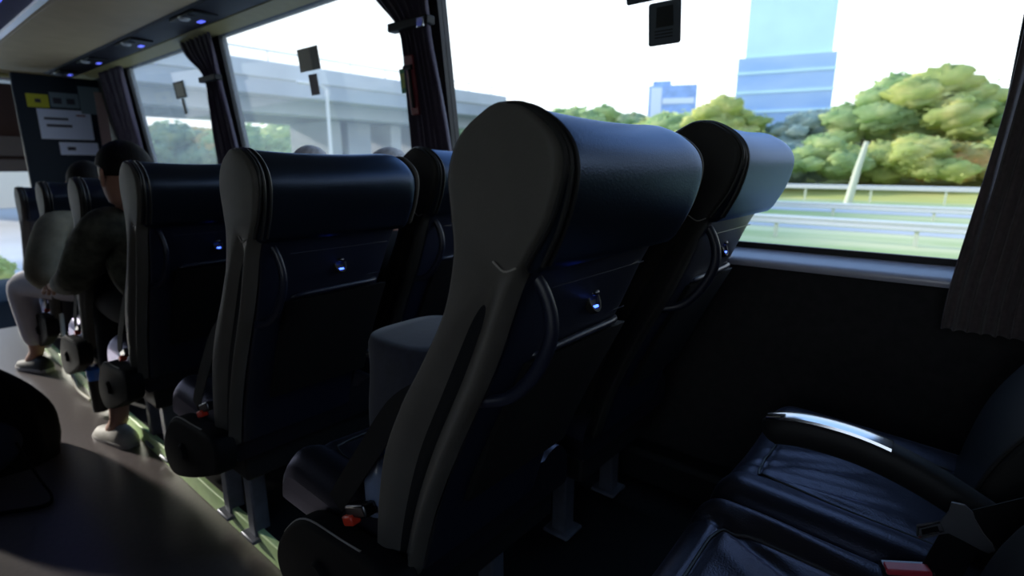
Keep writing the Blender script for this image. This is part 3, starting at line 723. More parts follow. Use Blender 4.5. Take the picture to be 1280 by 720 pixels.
# ------------------------------------------------------------------ front partition with notices
part = MB().box((1.31, 6.34, .98), (.62, .05, 1.98)).build('partition_panel', M['navy_panel'], None, (1.31, 6.34, 0), bevel=.015)
thing(part, 'dark navy partition board carrying the notices at the front of the coach', 'partition')
def notice(x0, z0, x1, z1, mat, name, label, catg='notice', lay=0, lines=(), shear=0):
    y = 6.313 - .004 * lay
    m = MB(); sh = lambda x, z: Vector((x, y, z))
    a = [sh(x0, z0), sh(x1, z0 + shear), sh(x1, z1 + shear), sh(x0, z1)]
    m.rings([a, [p + Vector((0, -.003, 0)) for p in a]])
    o = m.build(name, mat, None, ((x0 + x1) / 2, y, z0), smooth=False); thing(o, label, catg)
    for (lx0, lz0, lx1, lz1, lm) in lines:
        MB().box(((lx0 + lx1) / 2, y - .004, (lz0 + lz1) / 2), (lx1 - lx0, .002, lz1 - lz0)).build('printed_line', lm, o, tuple(o.location), smooth=False)
    return o
notice(1.075, 1.695, 1.225, 1.805, M['yellow'], 'yellow_notice', 'yellow warning notice at top left of the navy board', lines=[(1.13, 1.735, 1.17, 1.765, M['ink'])])
notice(1.235, 1.705, 1.44, 1.83, M['paper_b'], 'pale_notice', 'blue-grey notice with round symbols right of the yellow one', lines=[(1.255, 1.735, 1.315, 1.785, M['ink']), (1.35, 1.735, 1.41, 1.785, M['ink'])])
notice(1.13, 1.43, 1.51, 1.685, M['paper'], 'white_notice', 'large white notice with two dark text lines on the navy board', lay=1,
       lines=[(1.17, 1.595, 1.34, 1.615, M['ink']), (1.18, 1.535, 1.36, 1.557, M['ink']), (1.40, 1.635, 1.47, 1.648, M['red'])])
notice(1.245, 1.295, 1.53, 1.405, M['paper'], 'white_card', 'small white card below the large white notice', lines=[(1.30, 1.335, 1.36, 1.365, M['ink'])])
notice(1.445, 1.66, 1.605, 1.90, M['paper_b'], 'blue_sheet', 'pale blue-grey sheet at top right corner of the navy board', lay=2)
notice(1.560, 1.36, 1.640, 1.86, M['paper_p'], 'pink_sheet', 'torn pinkish paper at right edge of the navy board', lay=3)

# bus front: bulkhead above, dashboard, windscreen
slab('wall_front_bulkhead', (.27, 6.98, 2.17), (2.9, .10, .26), M['beige'])
slab('wall_front_blind', (1.30, 8.7, 1.66), (.74, .06, .92), M['brown_panel'])
slab('trim_3', (1.30, 8.62, 1.42), (.74, .06, .22), M['tan'])
slab('trim_4', (1.30, 8.60, 1.20), (.74, .06, .14), M['tan'])
slab('wall_front_corner', (1.70, 7.9, .8), (.10, 2.0, 3.0), M['gasket'])
slab('ceiling_front', (.27, 7.9, 2.20), (2.9, 1.8, .06), M['brown_panel'])
slab('window_7', (.27, 8.75, .10), (2.9, .008, 2.1), M['glass'])
db = MB(); sec = [(8.1, -.95), (8.0, -.50), (8.05, -.28), (8.3, -.14), (8.6, -.10), (8.68, -.5)]
db.rings([[Vector((x, y, z)) for y, z in sec] for x in (.68, 1.2, 1.62)])
o = db.build('dashboard', M['navy_panel'], None, (1.1, 8.3, -.95), bevel=.02); thing(o, 'dark dashboard below the bright windscreen at far left edge', 'dashboard')

# ------------------------------------------------------------------ people
def skin_mesh(name, chains, mat, parent, origin, sub=2):
    """chains: list of lists of (key, (x,y,z), radius); equal keys share a vertex; first vertex is the root"""
    idx = {}; vs = []; es = []; rad = []
    for ch in chains:
        last = None
        for key, p, r in ch:
            if key not in idx or key is None:
                k = len(vs); vs.append(Vector(p) - Vector(origin)); rad.append(r if isinstance(r, tuple) else (r, r))
                if key is not None: idx[key] = k
            else: k = idx[key]
            if last is not None: es.append((last, k))
            last = k
    me = bpy.data.meshes.new(name); me.from_pydata(vs, es, []); me.materials.append(mat)
    o = bpy.data.objects.new(name, me); col.objects.link(o)
    if parent is not None: o.parent = parent
    else: o.location = origin
    sk = o.modifiers.new('skin', 'SKIN'); sk.use_smooth_shade = True
    for i, r in enumerate(rad):
        sv = me.skin_vertices[0].data[i]; sv.radius = r; sv.use_root = (i == 0)
    ss = o.modifiers.new('sub', 'SUBSURF'); ss.levels = sub; ss.render_levels = sub
    return o

def hand_chains(tag, wrist, d, up, side, curl=.5, s=1.0):
    """palm plus five bent fingers; d: pointing direction, up: back-of-hand normal, side: thumb side"""
    w = Vector(wrist); d = Vector(d).normalized(); up = Vector(up).normalized(); sd = Vector(side).normalized()
    palm = w + d * .045 * s
    ch = [[(tag + 'w', w, .024), (tag + 'p', palm, (.030, .020))]]
    for i, L in enumerate((.072, .080, .074, .060)):
        off = sd * (.027 - .018 * i) * s
        b = palm + d * .035 * s + off; cdir = d
        pts = [(tag + 'k%d' % i, b, .0105)]
        p = b
        for j, f in enumerate((.45, .32, .23)):
            cdir = (cdir - up * (curl * (.5 + .35 * j))).normalized(); p = p + cdir * L * f * s
            pts.append((None, p, .0095 - .001 * j))
        ch.append([(tag + 'p', palm, .028)] + pts)
    p = w + d * .02 * s + sd * .026 * s
    q = p + (d * .6 + sd * .8 - up * .3).normalized() * .032 * s; t = q + (d - up * .5).normalized() * .028 * s
    ch.append([(tag + 'w', w, .024), (None, p, .013), (None, q, .011), (None, t, .0095)])
    return ch

def head_parts(root, origin, c, face, hairmat, cap=False, s=1.0):
    """c: head centre, face: horizontal facing direction"""
    f = Vector(face).normalized(); sd = Vector((f.y, -f.x, 0)); up = Vector((0, 0, 1)); c = Vector(c)
    rings = []
    prof = [(-.115, .030, .01), (-.10, .050, .012), (-.07, .062, .008), (-.03, .070, .004), (.01, .075, 0), (.05, .076, -.006), (.085, .062, -.01), (.108, .036, -.012), (.118, .010, -.012)]
    for h, r, fo in prof:
        ring = []
        for k in range(28):
            a = 2 * math.pi * k / 28; ca, sa = math.cos(a), math.sin(a)
            rf = r * (1.18 if ca > 0 else 1.25)
            p = c + up * h * s + f * (ca * rf + fo) * s + sd * sa * r * s
            if ca > .93 and -.06 < h < .02: p += f * .010 * s
            ring.append(p)
        rings.append(ring)
    m = MB().rings(rings)
    nose = c + f * .092 * s - up * .012 * s
    m.rings([[c + f * .080 * s + up * .022 * s + sd * x * .006 + up * y * .006 for x, y in ((-1, 0), (0, 1), (1, 0), (0, -1))],
             [nose + f * .012 + sd * x * .013 + up * (y * .008 - .010) for x, y in ((-1, 0), (0, 1), (1, 0), (0, -1))],
             [nose - up * .020 + sd * x * .010 + up * y * .004 for x, y in ((-1, 0), (0, 1), (1, 0), (0, -1))]])
    for sg in (-1, 1):
        e = c + sd * sg * .076 * s - up * .008 * s
        m.ball(e, (.012, .012, .012))
        m.tube(cat([e + up * .030 - f * .004, e + up * .026 - f * .022 + sd * sg * .010, e - up * .002 - f * .022 + sd * sg * .012, e - up * .030 - f * .004 + sd * sg * .004], 4), [.005, .006, .007, .007, .007, .007, .007, .007, .007, .007, .006, .006, .004], 8)
    m.box(c + f * .088 * s - up * .062 * s, (.03, .03, .006))
    hd = m.build('head', M['skin'], root, origin, angle=70)
    for sg in (-1, 1):
        MB().ball(c + f * .082 * s + sd * sg * .030 * s + up * .012 * s, .010, 10, 6).build('eye', M['shoe_d'], hd, origin)
    # hair or cap: shell over the upper back of the skull
    rings = []
    for i in range(10):
        t = i / 9 * R(100); ring = []
        for k in range(28):
            a = 2 * math.pi * k / 28; ca, sa = math.cos(a), math.sin(a)
            tt = min(t, R(60) if ca > .5 else (R(82) if ca > -.1 else R(108))) 
            rr = Vector((0, 0, 0)) + f * (math.sin(tt) * ca * .103 - .010) * s + sd * math.sin(tt) * sa * .084 * s + up * (math.cos(tt) * .105 + .020) * s
            ring.append(c + rr)
        rings.append(ring)
    MB().rings(rings).build('cap' if cap else 'hair', hairmat, root, origin, angle=80, solid=.006)
    return hd

def person(label, pts, jacket, trousers, shoes, hairmat, face=(0, 1, 0), hands=True, head=True, girth=1.0):
    J = {k: Vector(v) for k, v in pts.items()}
    org = (J['pelvis'].x, J['pelvis'].y, J['pelvis'].z - .12)
    root = empty('person', org)
    legs = []; 
    ch = [[('pe', J['pelvis'], .105), ('ch', (J['pelvis'] + J['chest']) / 2, .085), ('c2', J['chest'], .085), ('ne', J['neck'], .055), ('hd', J['head'] - Vector((0, 0, .05)), .05)]]
    for s_ in ('l', 'r'):
        if s_ + 'sh' in J:
            ch.append([('c2', J['chest'], .085), (s_ + 'sh', J[s_ + 'sh'], .038), (s_ + 'el', J[s_ + 'el'], .042), (s_ + 'w', J[s_ + 'wr'], .026)])
            d = J[s_ + 'wr'] - J[s_ + 'el']
            if hands: ch += hand_chains(s_, J[s_ + 'wr'], d, (0, -.2, 1), (-1 if s_ == 'r' else 1, 0, 0), .45)
        hip = J['pelvis'] + Vector((-.09 if s_ == 'l' else .09, .03, 0))
        leg = [('pe', J['pelvis'], .105), (s_ + 'hi', hip, .075), (s_ + 'kn', J[s_ + 'kn'], .058), (s_ + 'an', J[s_ + 'an'], .038), (s_ + 'to', J[s_ + 'to'], .030)]
        ch.append(leg)
    body = skin_mesh('body', ch, M['skin'], root, org)
    jk = [[('pe', J['pelvis'] + Vector((0, 0, .03)), .150 * girth), ('ch', (J['pelvis'] + J['chest']) / 2, .150 * girth), ('c2', J['chest'], .14 * girth), ('ne', J['neck'] - Vector((0, 0, .03)), .072)]]
    for s_ in ('l', 'r'):
        if s_ + 'sh' in J:
            wr = J[s_ + 'el'].lerp(J[s_ + 'wr'], .88)
            mid = J[s_ + 'sh'].lerp(J[s_ + 'el'], .5)
            jk.append([('c2', J['chest'], .14), (None, J['chest'].lerp(J[s_ + 'sh'], .5), .10 * girth), (s_ + 'sh', J[s_ + 'sh'], .080 * girth), (None, mid, .074 * girth), (s_ + 'el', J[s_ + 'el'], .066 * girth), (s_ + 'wr', wr, .046 * girth)])
    skin_mesh('jacket', jk, jacket, root, org)
    tr = [[('pe', J['pelvis'], .14), ('p2', J['pelvis'] + Vector((0, .03, .01)), .13)]]
    for s_ in ('l', 'r'):
        hip = J['pelvis'] + Vector((-.09 if s_ == 'l' else .09, .03, 0)); an = J[s_ + 'kn'].lerp(J[s_ + 'an'], .92)
        tr.append([('pe', J['pelvis'], .13), (s_ + 'hi', hip, .098), (None, hip.lerp(J[s_ + 'kn'], .55), .086), (s_ + 'kn', J[s_ + 'kn'], .074), (None, J[s_ + 'kn'].lerp(an, .45), .066), (s_ + 'an', an, .056)])
    skin_mesh('trousers', tr, trousers, root, org)
    for s_ in ('l', 'r'):
        a, t = J[s_ + 'an'], J[s_ + 'to']; d = (t - a); d.z = 0; d.normalize(); sd = Vector((d.y, -d.x, 0)); zf = t.z - .03
        rs = []
        for k, (u, wd, h) in enumerate(((-.075, .020, .045), (-.06, .036, .075), (-.01, .040, .090), (.05, .042, .066), (.11, .047, .050), (.16, .044, .042), (.19, .028, .034), (.20, .010, .022))):
            c = a + d * u; c.z = zf
            rs.append([c + sd * wd * q + Vector((0, 0, h * z)) for q, z in ((-1, .0), (-1.05, .35), (-.8, .75), (-.35, 1), (.35, 1), (.8, .75), (1.05, .35), (1, .0))])
        sh = MB().rings(rs).build('shoe', shoes, root, org, angle=60)
        rs = []
        for (u, wd) in ((-.080, .024), (-.05, .042), (.05, .045), (.12, .051), (.17, .046), (.205, .020)):
            c = a + d * u; c.z = zf - .008
            rs.append([c - sd * wd, c + sd * wd, c + sd * wd + Vector((0, 0, .024)), c - sd * wd + Vector((0, 0, .024))])
        MB().rings(rs).build('sole', M['sole'], sh, org, bevel=.004)
    if head: head_parts(root, org, J['head'], face, hairmat)
    thing(root, label, 'person')
    return root

# soft navy denim bag standing on the nearest aisle seat
m = MB(); rs = []
for i in range(16):
    t = i / 15; z = .560 + .325 * t; ring = []
    top = 1 if t < .8 else math.sqrt(max(0.02, 1 - ((t - .8) / .2) ** 2.2))
    for k in range(40):
        a = 2 * math.pi * k / 40; ca, sa = math.cos(a), math.sin(a)
        q = 1 + .02 * math.sin(3 * a + 5 * t) + .03 * math.sin(2 * a - 9 * t) * t
        ring.append(Vector((.735 + .125 * math.copysign(abs(ca) ** .6, ca) * q * (.75 + .25 * top), .825 + .125 * math.copysign(abs(sa) ** .6, sa) * q * (.55 + .45 * top), z - .03 * (1 - top))))
    rs.append(ring)
m.rings(rs)
db_ = m.build('denim_bag', M['jeans'], None, (.735, .825, .56), angle=70)
MB().box((.735, .825, .80), (.17, .262, .012)).build('flap_seam', M['black_cloth'], db_, (.735, .825, .56), bevel=.004)
thing(db_, 'soft navy denim bag on the nearest aisle seat, showing beside its grey side panel', 'bag')
# passenger with olive jacket leaning forward
person('person in olive quilted jacket and black hair leaning forward in an aisle seat',
       dict(pelvis=(.77, 2.53, .62), chest=(.72, 2.55, .93), neck=(.675, 2.48, 1.06), head=(.655, 2.43, 1.165), lsh=(.555, 2.46, .985), lel=(.50, 2.66, .76), lwr=(.485, 2.90, .705),
            rsh=(.90, 2.58, .98), rel=(.92, 2.75, .76), rwr=(.78, 2.95, .72),
            lkn=(.66, 2.93, .60), lan=(.575, 2.72, .105), lto=(.555, 2.82, .032), rkn=(.86, 2.95, .60), ran=(.84, 2.95, .18), rto=(.84, 3.05, .11)),
       M['jacket'], M['black_cloth'], M['shoe_w'], M['hair'], face=(-.25, 1, 0), girth=1.05)
# passenger with pale trousers, one leg in the aisle
person('person in pale grey trousers and khaki sleeve with one leg out in the aisle',
       dict(pelvis=(.80, 3.60, .56), chest=(.78, 3.56, .88), neck=(.76, 3.54, 1.00), head=(.80, 3.58, 1.10), lsh=(.60, 3.46, .93), lel=(.50, 3.40, .68), lwr=(.56, 3.62, .60),
            rsh=(.95, 3.6, .93), rel=(.98, 3.7, .70), rwr=(.85, 3.88, .66),
            lkn=(.50, 3.98, .56), lan=(.535, 4.10, .13), lto=(.50, 4.20, .042), rkn=(.56, 4.35, .52), ran=(.60, 4.42, .18), rto=(.60, 4.5, .11)),
       M['olive'], M['pale_trousers'], M['shoe_d'], M['hair'], face=(.6, 1, 0))
# passengers whose hair just tops the window seats
for (x, y, z, lab, hm_) in ((1.30, 2.24, 1.160, 'person with grey hair, only top of head showing above the second aisle seat', M['hair_g']),
                           (1.30, 1.69, 1.140, 'person with pale hair, crown just visible left of the half hidden window seat', M['hair_g'])):
    person(lab, dict(pelvis=(x, y + .10, .62), chest=(x, y + .03, .90), neck=(x, y, 1.03), head=(x, y, z), lsh=(x - .17, y + .03, .95), lel=(x - .20, y + .12, .72), lwr=(x - .12, y + .30, .68),
                rsh=(x + .17, y + .03, .95), rel=(x + .20, y + .12, .72), rwr=(x + .12, y + .30, .68),
                lkn=(x - .1, y + .46, .62), lan=(x - .1, y + .50, .18), lto=(x - .1, y + .58, .10), rkn=(x + .1, y + .46, .62), ran=(x + .1, y + .50, .18), rto=(x + .1, y + .58, .10)),
           M['black_cloth'], M['black_cloth'], M['shoe_d'], hm_)

# ------------------------------------------------------------------ loose things
# backpack slumped on the aisle floor
bpo = (.16, 2.90, .0)
bag = empty('backpack', bpo)
m = MB(); rs = []
for i in range(15):
    t = i / 14; z = .012 + .455 * t
    wdt = .262 * (1 - .10 * (1 - t) ** 3 - .92 * t ** 2.3) ; dp = .17 * (1 - .35 * t ** 2)
    ring = []
    for k in range(36):
        a = 2 * math.pi * k / 36; ca, sa = math.cos(a), math.sin(a)
        q = 1 + .035 * math.sin(5 * a + 4 * t) + .03 * math.sin(9 * a - 6 * t)
        ring.append(Vector((.155 + wdt * math.copysign(abs(ca) ** .75, ca) * q, 2.90 + dp * math.copysign(abs(sa) ** .75, sa) * q, z)))
    rs.append(ring)
m.rings(rs); m.build('bag_body', M['bag'], bag, bpo, angle=70)
m = MB(); rs = []
for i in range(8):
    t = i / 7; ring = []
    for k in range(24):
        a = 2 * math.pi * k / 24
        sc = math.sin(math.pi * (t * .86 + .07)) ** .5
        ring.append(Vector((.13 + .13 * sc * math.cos(a), 2.745 + .055 * sc * math.sin(a) - .01, .05 + .20 * t)))
    rs.append(ring)
m.rings(rs); m.build('front_pocket', M['bag_blue'], bag, bpo, angle=70)
sp = cat([(.06, 2.73, .05), (.09, 2.50, .012), (.17, 2.42, .012), (.25, 2.38, .012), (.272, 2.42, .022), (.262, 2.50, .05), (.250, 2.60, .09), (.235, 2.72, .15)], 6)
MB().tube(sp, .009, 8, flat=.5).build('strap', M['bag'], bag, bpo)
MB().tube(cat([(.10, 2.9, .43), (.13, 2.88, .49), (.19, 2.88, .48), (.20, 2.9, .42)], 5), .008, 8).build('carry_handle', M['bag'], bag, bpo)
thing(bag, 'black backpack slumped on the aisle floor at left edge with a trailing strap', 'backpack')

# water bottle tucked beside the nearest seat's cushion
bt = MB().lathe((.545, .782, .552), [(.001, 0), (.026, .001), (.028, .010), (.028, .070), (.022, .095), (.013, .112), (.012, .125)], 20).build('water_bottle', M['bottle'], None, (.545, .782, .552))
thing(bt, 'clear plastic water bottle with blue ring on the nearest seat behind the belt', 'bottle')
MB().lathe((.545, .782, .673), [(.001, .016), (.013, .015), (.0145, .012), (.0145, 0), (.001, -.001)], 18).build('bottle_cap', M['blue_cap'], bt, (.545, .782, .552))
# dark bag with a blue ended bottle by the feet of the olive jacket person
bb = (.60, 3.13, .072)
bt2 = MB().lathe((.60, 3.14, .02), [(.001, 0), (.034, .001), (.036, .01), (.036, .15), (.030, .18), (.030, .19)], 20).build('flask', M['black'], None, (.60, 3.14, 0))
thing(bt2, 'dark flask with a round blue lid on the floor by the olive jacket person', 'flask')
MB().lathe((.60, 3.14, .205), [(.001, .050), (.022, .048), (.036, .035), (.038, .010), (.034, -.02), (.001, -.02)], 20).build('lid', M['blue_cap'], bt2, (.60, 3.14, 0))
cb = MB().tube(cat([(.600, 3.66, .42), (.590, 3.62, .36), (.575, 3.56, .28), (.575, 3.52, .19), (.590, 3.62, .10), (.585, 3.50, .035), (.60, 3.34, .016)], 6), .009, 8).build('cord', M['cable'], None, (.585, 3.5, 0))
thing(cb, 'cream coloured cord hanging from the far seats down to the floor edge', 'cord')
# ------------------------------------------------------------------ outside
GZ = -1.25
ext = MB(); ext.grid(4, 4, lambda u, v: Vector((-150 + 330 * u, -160 + 460 * v, GZ)))
o = ext.build('ground', M['grass'], None, smooth=False); struct(o)
for x0, x1, nm in ((-9, 10, 'road'), (24, 28.6, 'road_2'), (33.5, 38.0, 'road_3')):
    struct(MB().box(((x0 + x1) / 2, 60, GZ + .01), (x1 - x0, 440, .03)).build(nm, M['road'], None, smooth=False))
def guardrail(x, zt, y0, y1, label, mat=M['galv'], step=4):
    root = empty('guardrail', (x, (y0 + y1) / 2, GZ))
    m = MB(); sec = [(0, .15), (-.05, .12), (-.05, .06), (0, .03), (0, -.03), (-.05, -.06), (-.05, -.12), (0, -.15), (.02, -.15), (.02, .15)]
    m.rings([[Vector((x + a, y, zt + b)) for a, b in sec] for y in (y0, y1)])
    m.build('rail_beam', mat, root, tuple(root.location))
    y = y0 + 1; k = 0
    while y < y1 and k < 30:
        MB().box((x + .08, y, (GZ + zt) / 2), (.10, .12, zt - GZ + .1)).build('post', M['post'], root, tuple(root.location)); y += step; k += 1
    thing(root, label, 'guardrail'); return root
guardrail(44, -.25, -20, 70, 'pale metal guardrail farthest away at the foot of the green bank')
guardrail(31, -.75, -16, 60, 'low pale guardrail in the middle of the grass verges outside the large window')
guardrail(20.5, -.62, -12, 34, 'nearest pale guardrail low outside the large window')
# grassy bank behind the road
bk = MB()
def bankf(u, v):
    y = -60 + 200 * u; t = v
    return Vector((46 + 34 * t, y, GZ + 3.0 * math.sin(t * math.pi / 2) + .5 * math.sin(y * .21 + 5 * t) * t))
bk.grid(60, 10, bankf); o = bk.build('embankment', M['bank'], None); struct(o)

def tree(name, x, y, z0, h, r, mat, label, group, seed, lumps=30, squash=.8, trunk=True, catg='tree', sprays=1500):
    rnd = random.Random(seed)
    root = empty(name, (x, y, z0))
    m = MB()
    for i in range(lumps):
        a = rnd.uniform(0, 2 * math.pi); q = rnd.random() ** .6
        lx, ly = math.cos(a) * r * q * .75, math.sin(a) * r * q
        lz = h * (.38 + .50 * rnd.random() * (1 - .5 * q * q))
        rr = r * rnd.uniform(.17, .38)
        n_, m_ = 14, 9; rs = []
        ph = rnd.uniform(0, 9)
        for j in range(m_ + 1):
            t = math.pi * (j + .03) / (m_ + .06); ring = []
            for k in range(n_):
                b = 2 * math.pi * k / n_
                w = 1 + .16 * math.sin(3 * b + ph + 4 * t) + .12 * math.sin(7 * t + 5 * b + ph * 2) + rnd.uniform(-.07, .07)
                ring.append(Vector((x + lx + rr * w * math.sin(t) * math.cos(b), y + ly + rr * 1.6 * w * math.sin(t) * math.sin(b), min(z0 + h, z0 + lz + rr * squash * w * math.cos(t)))))
            rs.append(ring)
        m.rings(rs)
    # loose sprays of leaves so that the outline is ragged
    cen = [Vector(v_) for v_ in m.v]
    for i in range(sprays):
        c = rnd.choice(cen) + Vector((rnd.gauss(0, .10), rnd.gauss(0, .22), rnd.gauss(0, .10))) * (r / 3)
        u = Vector((rnd.uniform(-.6, .6), rnd.uniform(-1, 1), rnd.uniform(-.25, .25))).normalized() * rnd.uniform(.20, .55) * (r / 4)
        v = Vector((rnd.uniform(-.6, .6), rnd.uniform(-.6, .6), rnd.uniform(-1, 1))).normalized() * rnd.uniform(.07, .18) * (r / 4)
        m.add([c - u, c + v, c + u, c - v], [(0, 1, 2, 3)])
    m.build('foliage', mat, root, (x, y, z0), angle=180)
    if trunk:
        t = MB().tube([(x, y, z0), (x + .1, y, z0 + h * .25), (x, y + .2, z0 + h * .6)], [r * .07, r * .055, r * .03], 9)
        for i in range(4):
            a = rnd.uniform(0, 6.28); t.tube([(x, y, z0 + h * .3), (x + math.cos(a) * r * .5, y + math.sin(a) * r * .5, z0 + h * .62)], [r * .035, r * .015], 7)
        t.build('trunk', M['bark'], root, (x, y, z0))
    thing(root, label, catg, group)
    return root

def pol(az, dist): return dist * math.sin(R(az)), dist * math.cos(R(az))
def place(name, az, dist, el_top, r, mat, label, group, seed, base=None, **k):
    x, y = pol(az, dist); top = 1.2 + dist * math.tan(R(el_top)); b = GZ if base is None else base
    return tree(name, x, y, b, top - b, r, mat, label, group, seed, **k)

G1 = 'trees on the bank beyond the large window'
specs = [  # az, dist, el, r, mat
    (68.6, 60, 5.9, 4.6, 'leaf_g'), (70.8, 57, 6.6, 3.6, 'leaf_y'), (80.8, 58, 5.8, 3.0, 'leaf_b'), (82.6, 56, 6.7, 3.0, 'leaf_g'), (84.6, 58, 7.9, 3.2, 'leaf_g'), (86.9, 56, 8.3, 3.4, 'leaf_y'),
    (88.9, 58, 5.5, 3.2, 'leaf_o'), (91.2, 60, 5.0, 3.8, 'leaf_o'), (66.0, 66, 5.0, 4.0, 'leaf_y'), (78.4, 57, 5.4, 3.0, 'leaf_b'), (93.8, 58, 6.0, 4.0, 'leaf_g'), (75.5, 84, 4.8, 4.2, 'leaf_g'), (72.8, 82, 5.2, 4.0, 'leaf_y')]
tl = ['green rounded tree at left end of the wooded bank, beside the low blue block', 'yellow-green tree just left of the blue tower', 'blue-green tree at right foot of the blue tower',
      'green tree second to the right of the blue tower', 'tall green tree rising to a point in the wooded bank', 'tallest yellow-green tree towards the right curtain',
      'low autumn-tinted tree near the right curtain', 'low orange-tinted tree partly behind right curtain', 'yellow-green tree directly right of the low blue block',
      'pale blue-green tree in front of the tower base', 'green tree hidden behind the right curtain', 'green tree behind the tower base', 'yellow-green tree behind the tower']
for i, ((az, d, el, r, mt), lab) in enumerate(zip(specs, tl)):
    place('tree', az, d, el, r, M[mt], lab, G1, 40 + i, base=.2 if d > 50 else None)
# hedge-like shrubs on the bank in front of the trees
G2 = 'shrubs along the foot of the bank'
for i, az in enumerate((66.5, 68.6, 70.7, 72.9, 75.0, 77.2, 79.6, 82.0, 84.4, 86.8, 89.2, 91.6)):
    mt = ('leaf_y', 'leaf_g', 'leaf_y', 'leaf_b', 'leaf_b', 'leaf_b', 'leaf_g', 'leaf_y', 'leaf_y', 'leaf_y', 'leaf_o', 'leaf_y')[i]
    where = ('left of the nearest window headrest', 'above the nearest window headrest', 'just left of the blue tower base', 'at left part of tower base', 'at centre of tower base', 'at right part of tower base',
             'directly left of the leaning pale post', 'directly right of the leaning pale post', 'two to the right of the leaning pale post', 'three to the right of the leaning pale post', 'at the right curtain', 'behind the right curtain')[i]
    place('shrub', az, 50 + (i % 3) * 1.5, 2.6 + .5 * math.sin(i * 2.3), 2.3, M[mt], 'bushy roadside shrub ' + where, G2, 80 + i, trunk=False, lumps=22, catg='shrub')
# leaning pale post
lp = MB().tube([pol(81.9, 42) + (GZ,), pol(82.3, 42) + (1.0,), pol(82.7, 42) + (2.7,)], [.26, .20, .14], 10).build('roadside_post', M['post'], None, pol(81.9, 42) + (GZ,))
thing(lp, 'pale leaning post beside the farthest guardrail outside the large window', 'post')
# distant tree line left of the low block
G3 = 'distant trees along the horizon behind the nearest headrest'
for i, (az, d, el, r, mt) in enumerate(((44.5, 110, 4.7, 8, 'leaf_d'), (48.6, 110, 5.2, 8, 'leaf_d'), (52.5, 112, 5.1, 8, 'leaf_d'), (56.4, 108, 5.9, 8, 'leaf_g'), (59.6, 106, 6.2, 6, 'leaf_g'), (62.3, 112, 5.0, 7, 'leaf_d'))):
    place('distant_tree', az, d, el, r, M[mt], ('grey-green distant tree at the plum curtain', 'grey-green distant tree left of the nearest headrest', 'grey-green distant tree directly above nearest headrest',
        'green distant tree above the nearest headrest', 'greenest distant tree midway between curtain and blue block', 'grey-green distant tree left of the low blue block')[i], G3, 120 + i, catg='tree')
# trees seen under the overpass
G4 = 'trees beyond the overpass'
for i, (az, d, el, r, mt) in enumerate(((15.0, 95, 2.8, 7, 'leaf_d'), (18.8, 90, 3.6, 6, 'leaf_d'), (21.0, 92, 3.3, 6, 'leaf_o'), (24.5, 88, 3.6, 6, 'leaf_g'), (28.2, 86, 3.8, 6, 'leaf_g'), (31.6, 90, 2.6, 6, 'leaf_o'), (41.0, 84, 3.9, 6, 'leaf_y'), (36.5, 96, 2.6, 6, 'leaf_d'))):
    place('tree', az, d, el, r, M[mt], 'tree beyond the overpass, ' + ('far left in the front window', 'left of the front window sign', 'orange-tinted in the front window', 'green, at left edge of the middle window',
        'green, left of the lamp post in the middle window', 'orange-tinted beside the piers', 'yellow-green beside the tied curtain', 'between the piers')[i], G4, 160 + i)
# low blue and white block
x, y = pol(66.0, 125)
rz = Matrix.Rotation(R(-66), 3, 'Z')
blk = empty('office_block', (x, y, GZ))
top = 1.2 + 125 * math.tan(R(7.3))
def at(a, b, z): return Vector((x, y, 0)) + rz @ Vector((a, b, 0)) + Vector((0, 0, z))
MB().box(at(0, 0, (top + GZ) / 2), (9.5, 8, top - GZ), rz).build('walls', M['block'], blk, (x, y, GZ))
MB().box(at(-3.2, -4.05, (top + GZ) / 2 - .2), (2.2, .3, top - GZ - .4), rz).build('stair_bay', M['block_w'], blk, (x, y, GZ))
for k in range(5):
    MB().box(at(1.2, -4.05, GZ + 3 + k * 3.1), (6.2, .2, 1.1), rz).build('window_band', M['block_w'], blk, (x, y, GZ))
MB().box(at(-2.2, 0, top + .5), (3.6, 6, 1.0), rz).build('roof_box', M['block'], blk, (x, y, GZ))
thing(blk, 'low blue and white office block on the horizon between the two nearest headrests', 'building')
# tall blue tower
x, y = pol(75.7, 66)
rz = Matrix.Rotation(R(-76), 3, 'Z')
tw = empty('glass_tower', (x, y, GZ))
hm1 = 1.2 + 66 * math.tan(R(9.0)); hm2 = 1.2 + 66 * math.tan(R(19))
MB().box(at(0, 0, (hm1 + GZ) / 2), (8.6, 8, hm1 - GZ), rz).build('lower_block', M['tower'], tw, (x, y, GZ))
MB().box(at(.1, 0, (hm2 + hm1) / 2), (7.6, 7.2, hm2 - hm1), rz).build('upper_block', M['tower_l'], tw, (x, y, GZ))
for k in range(6):
    MB().box(at(0, -4.02, GZ + 2.2 + k * 1.85), (8.7, .12, .25), rz).build('floor_band', M['tower_l'], tw, (x, y, GZ))
thing(tw, 'tall pale blue tower rising out of frame beyond the wooded bank', 'building')
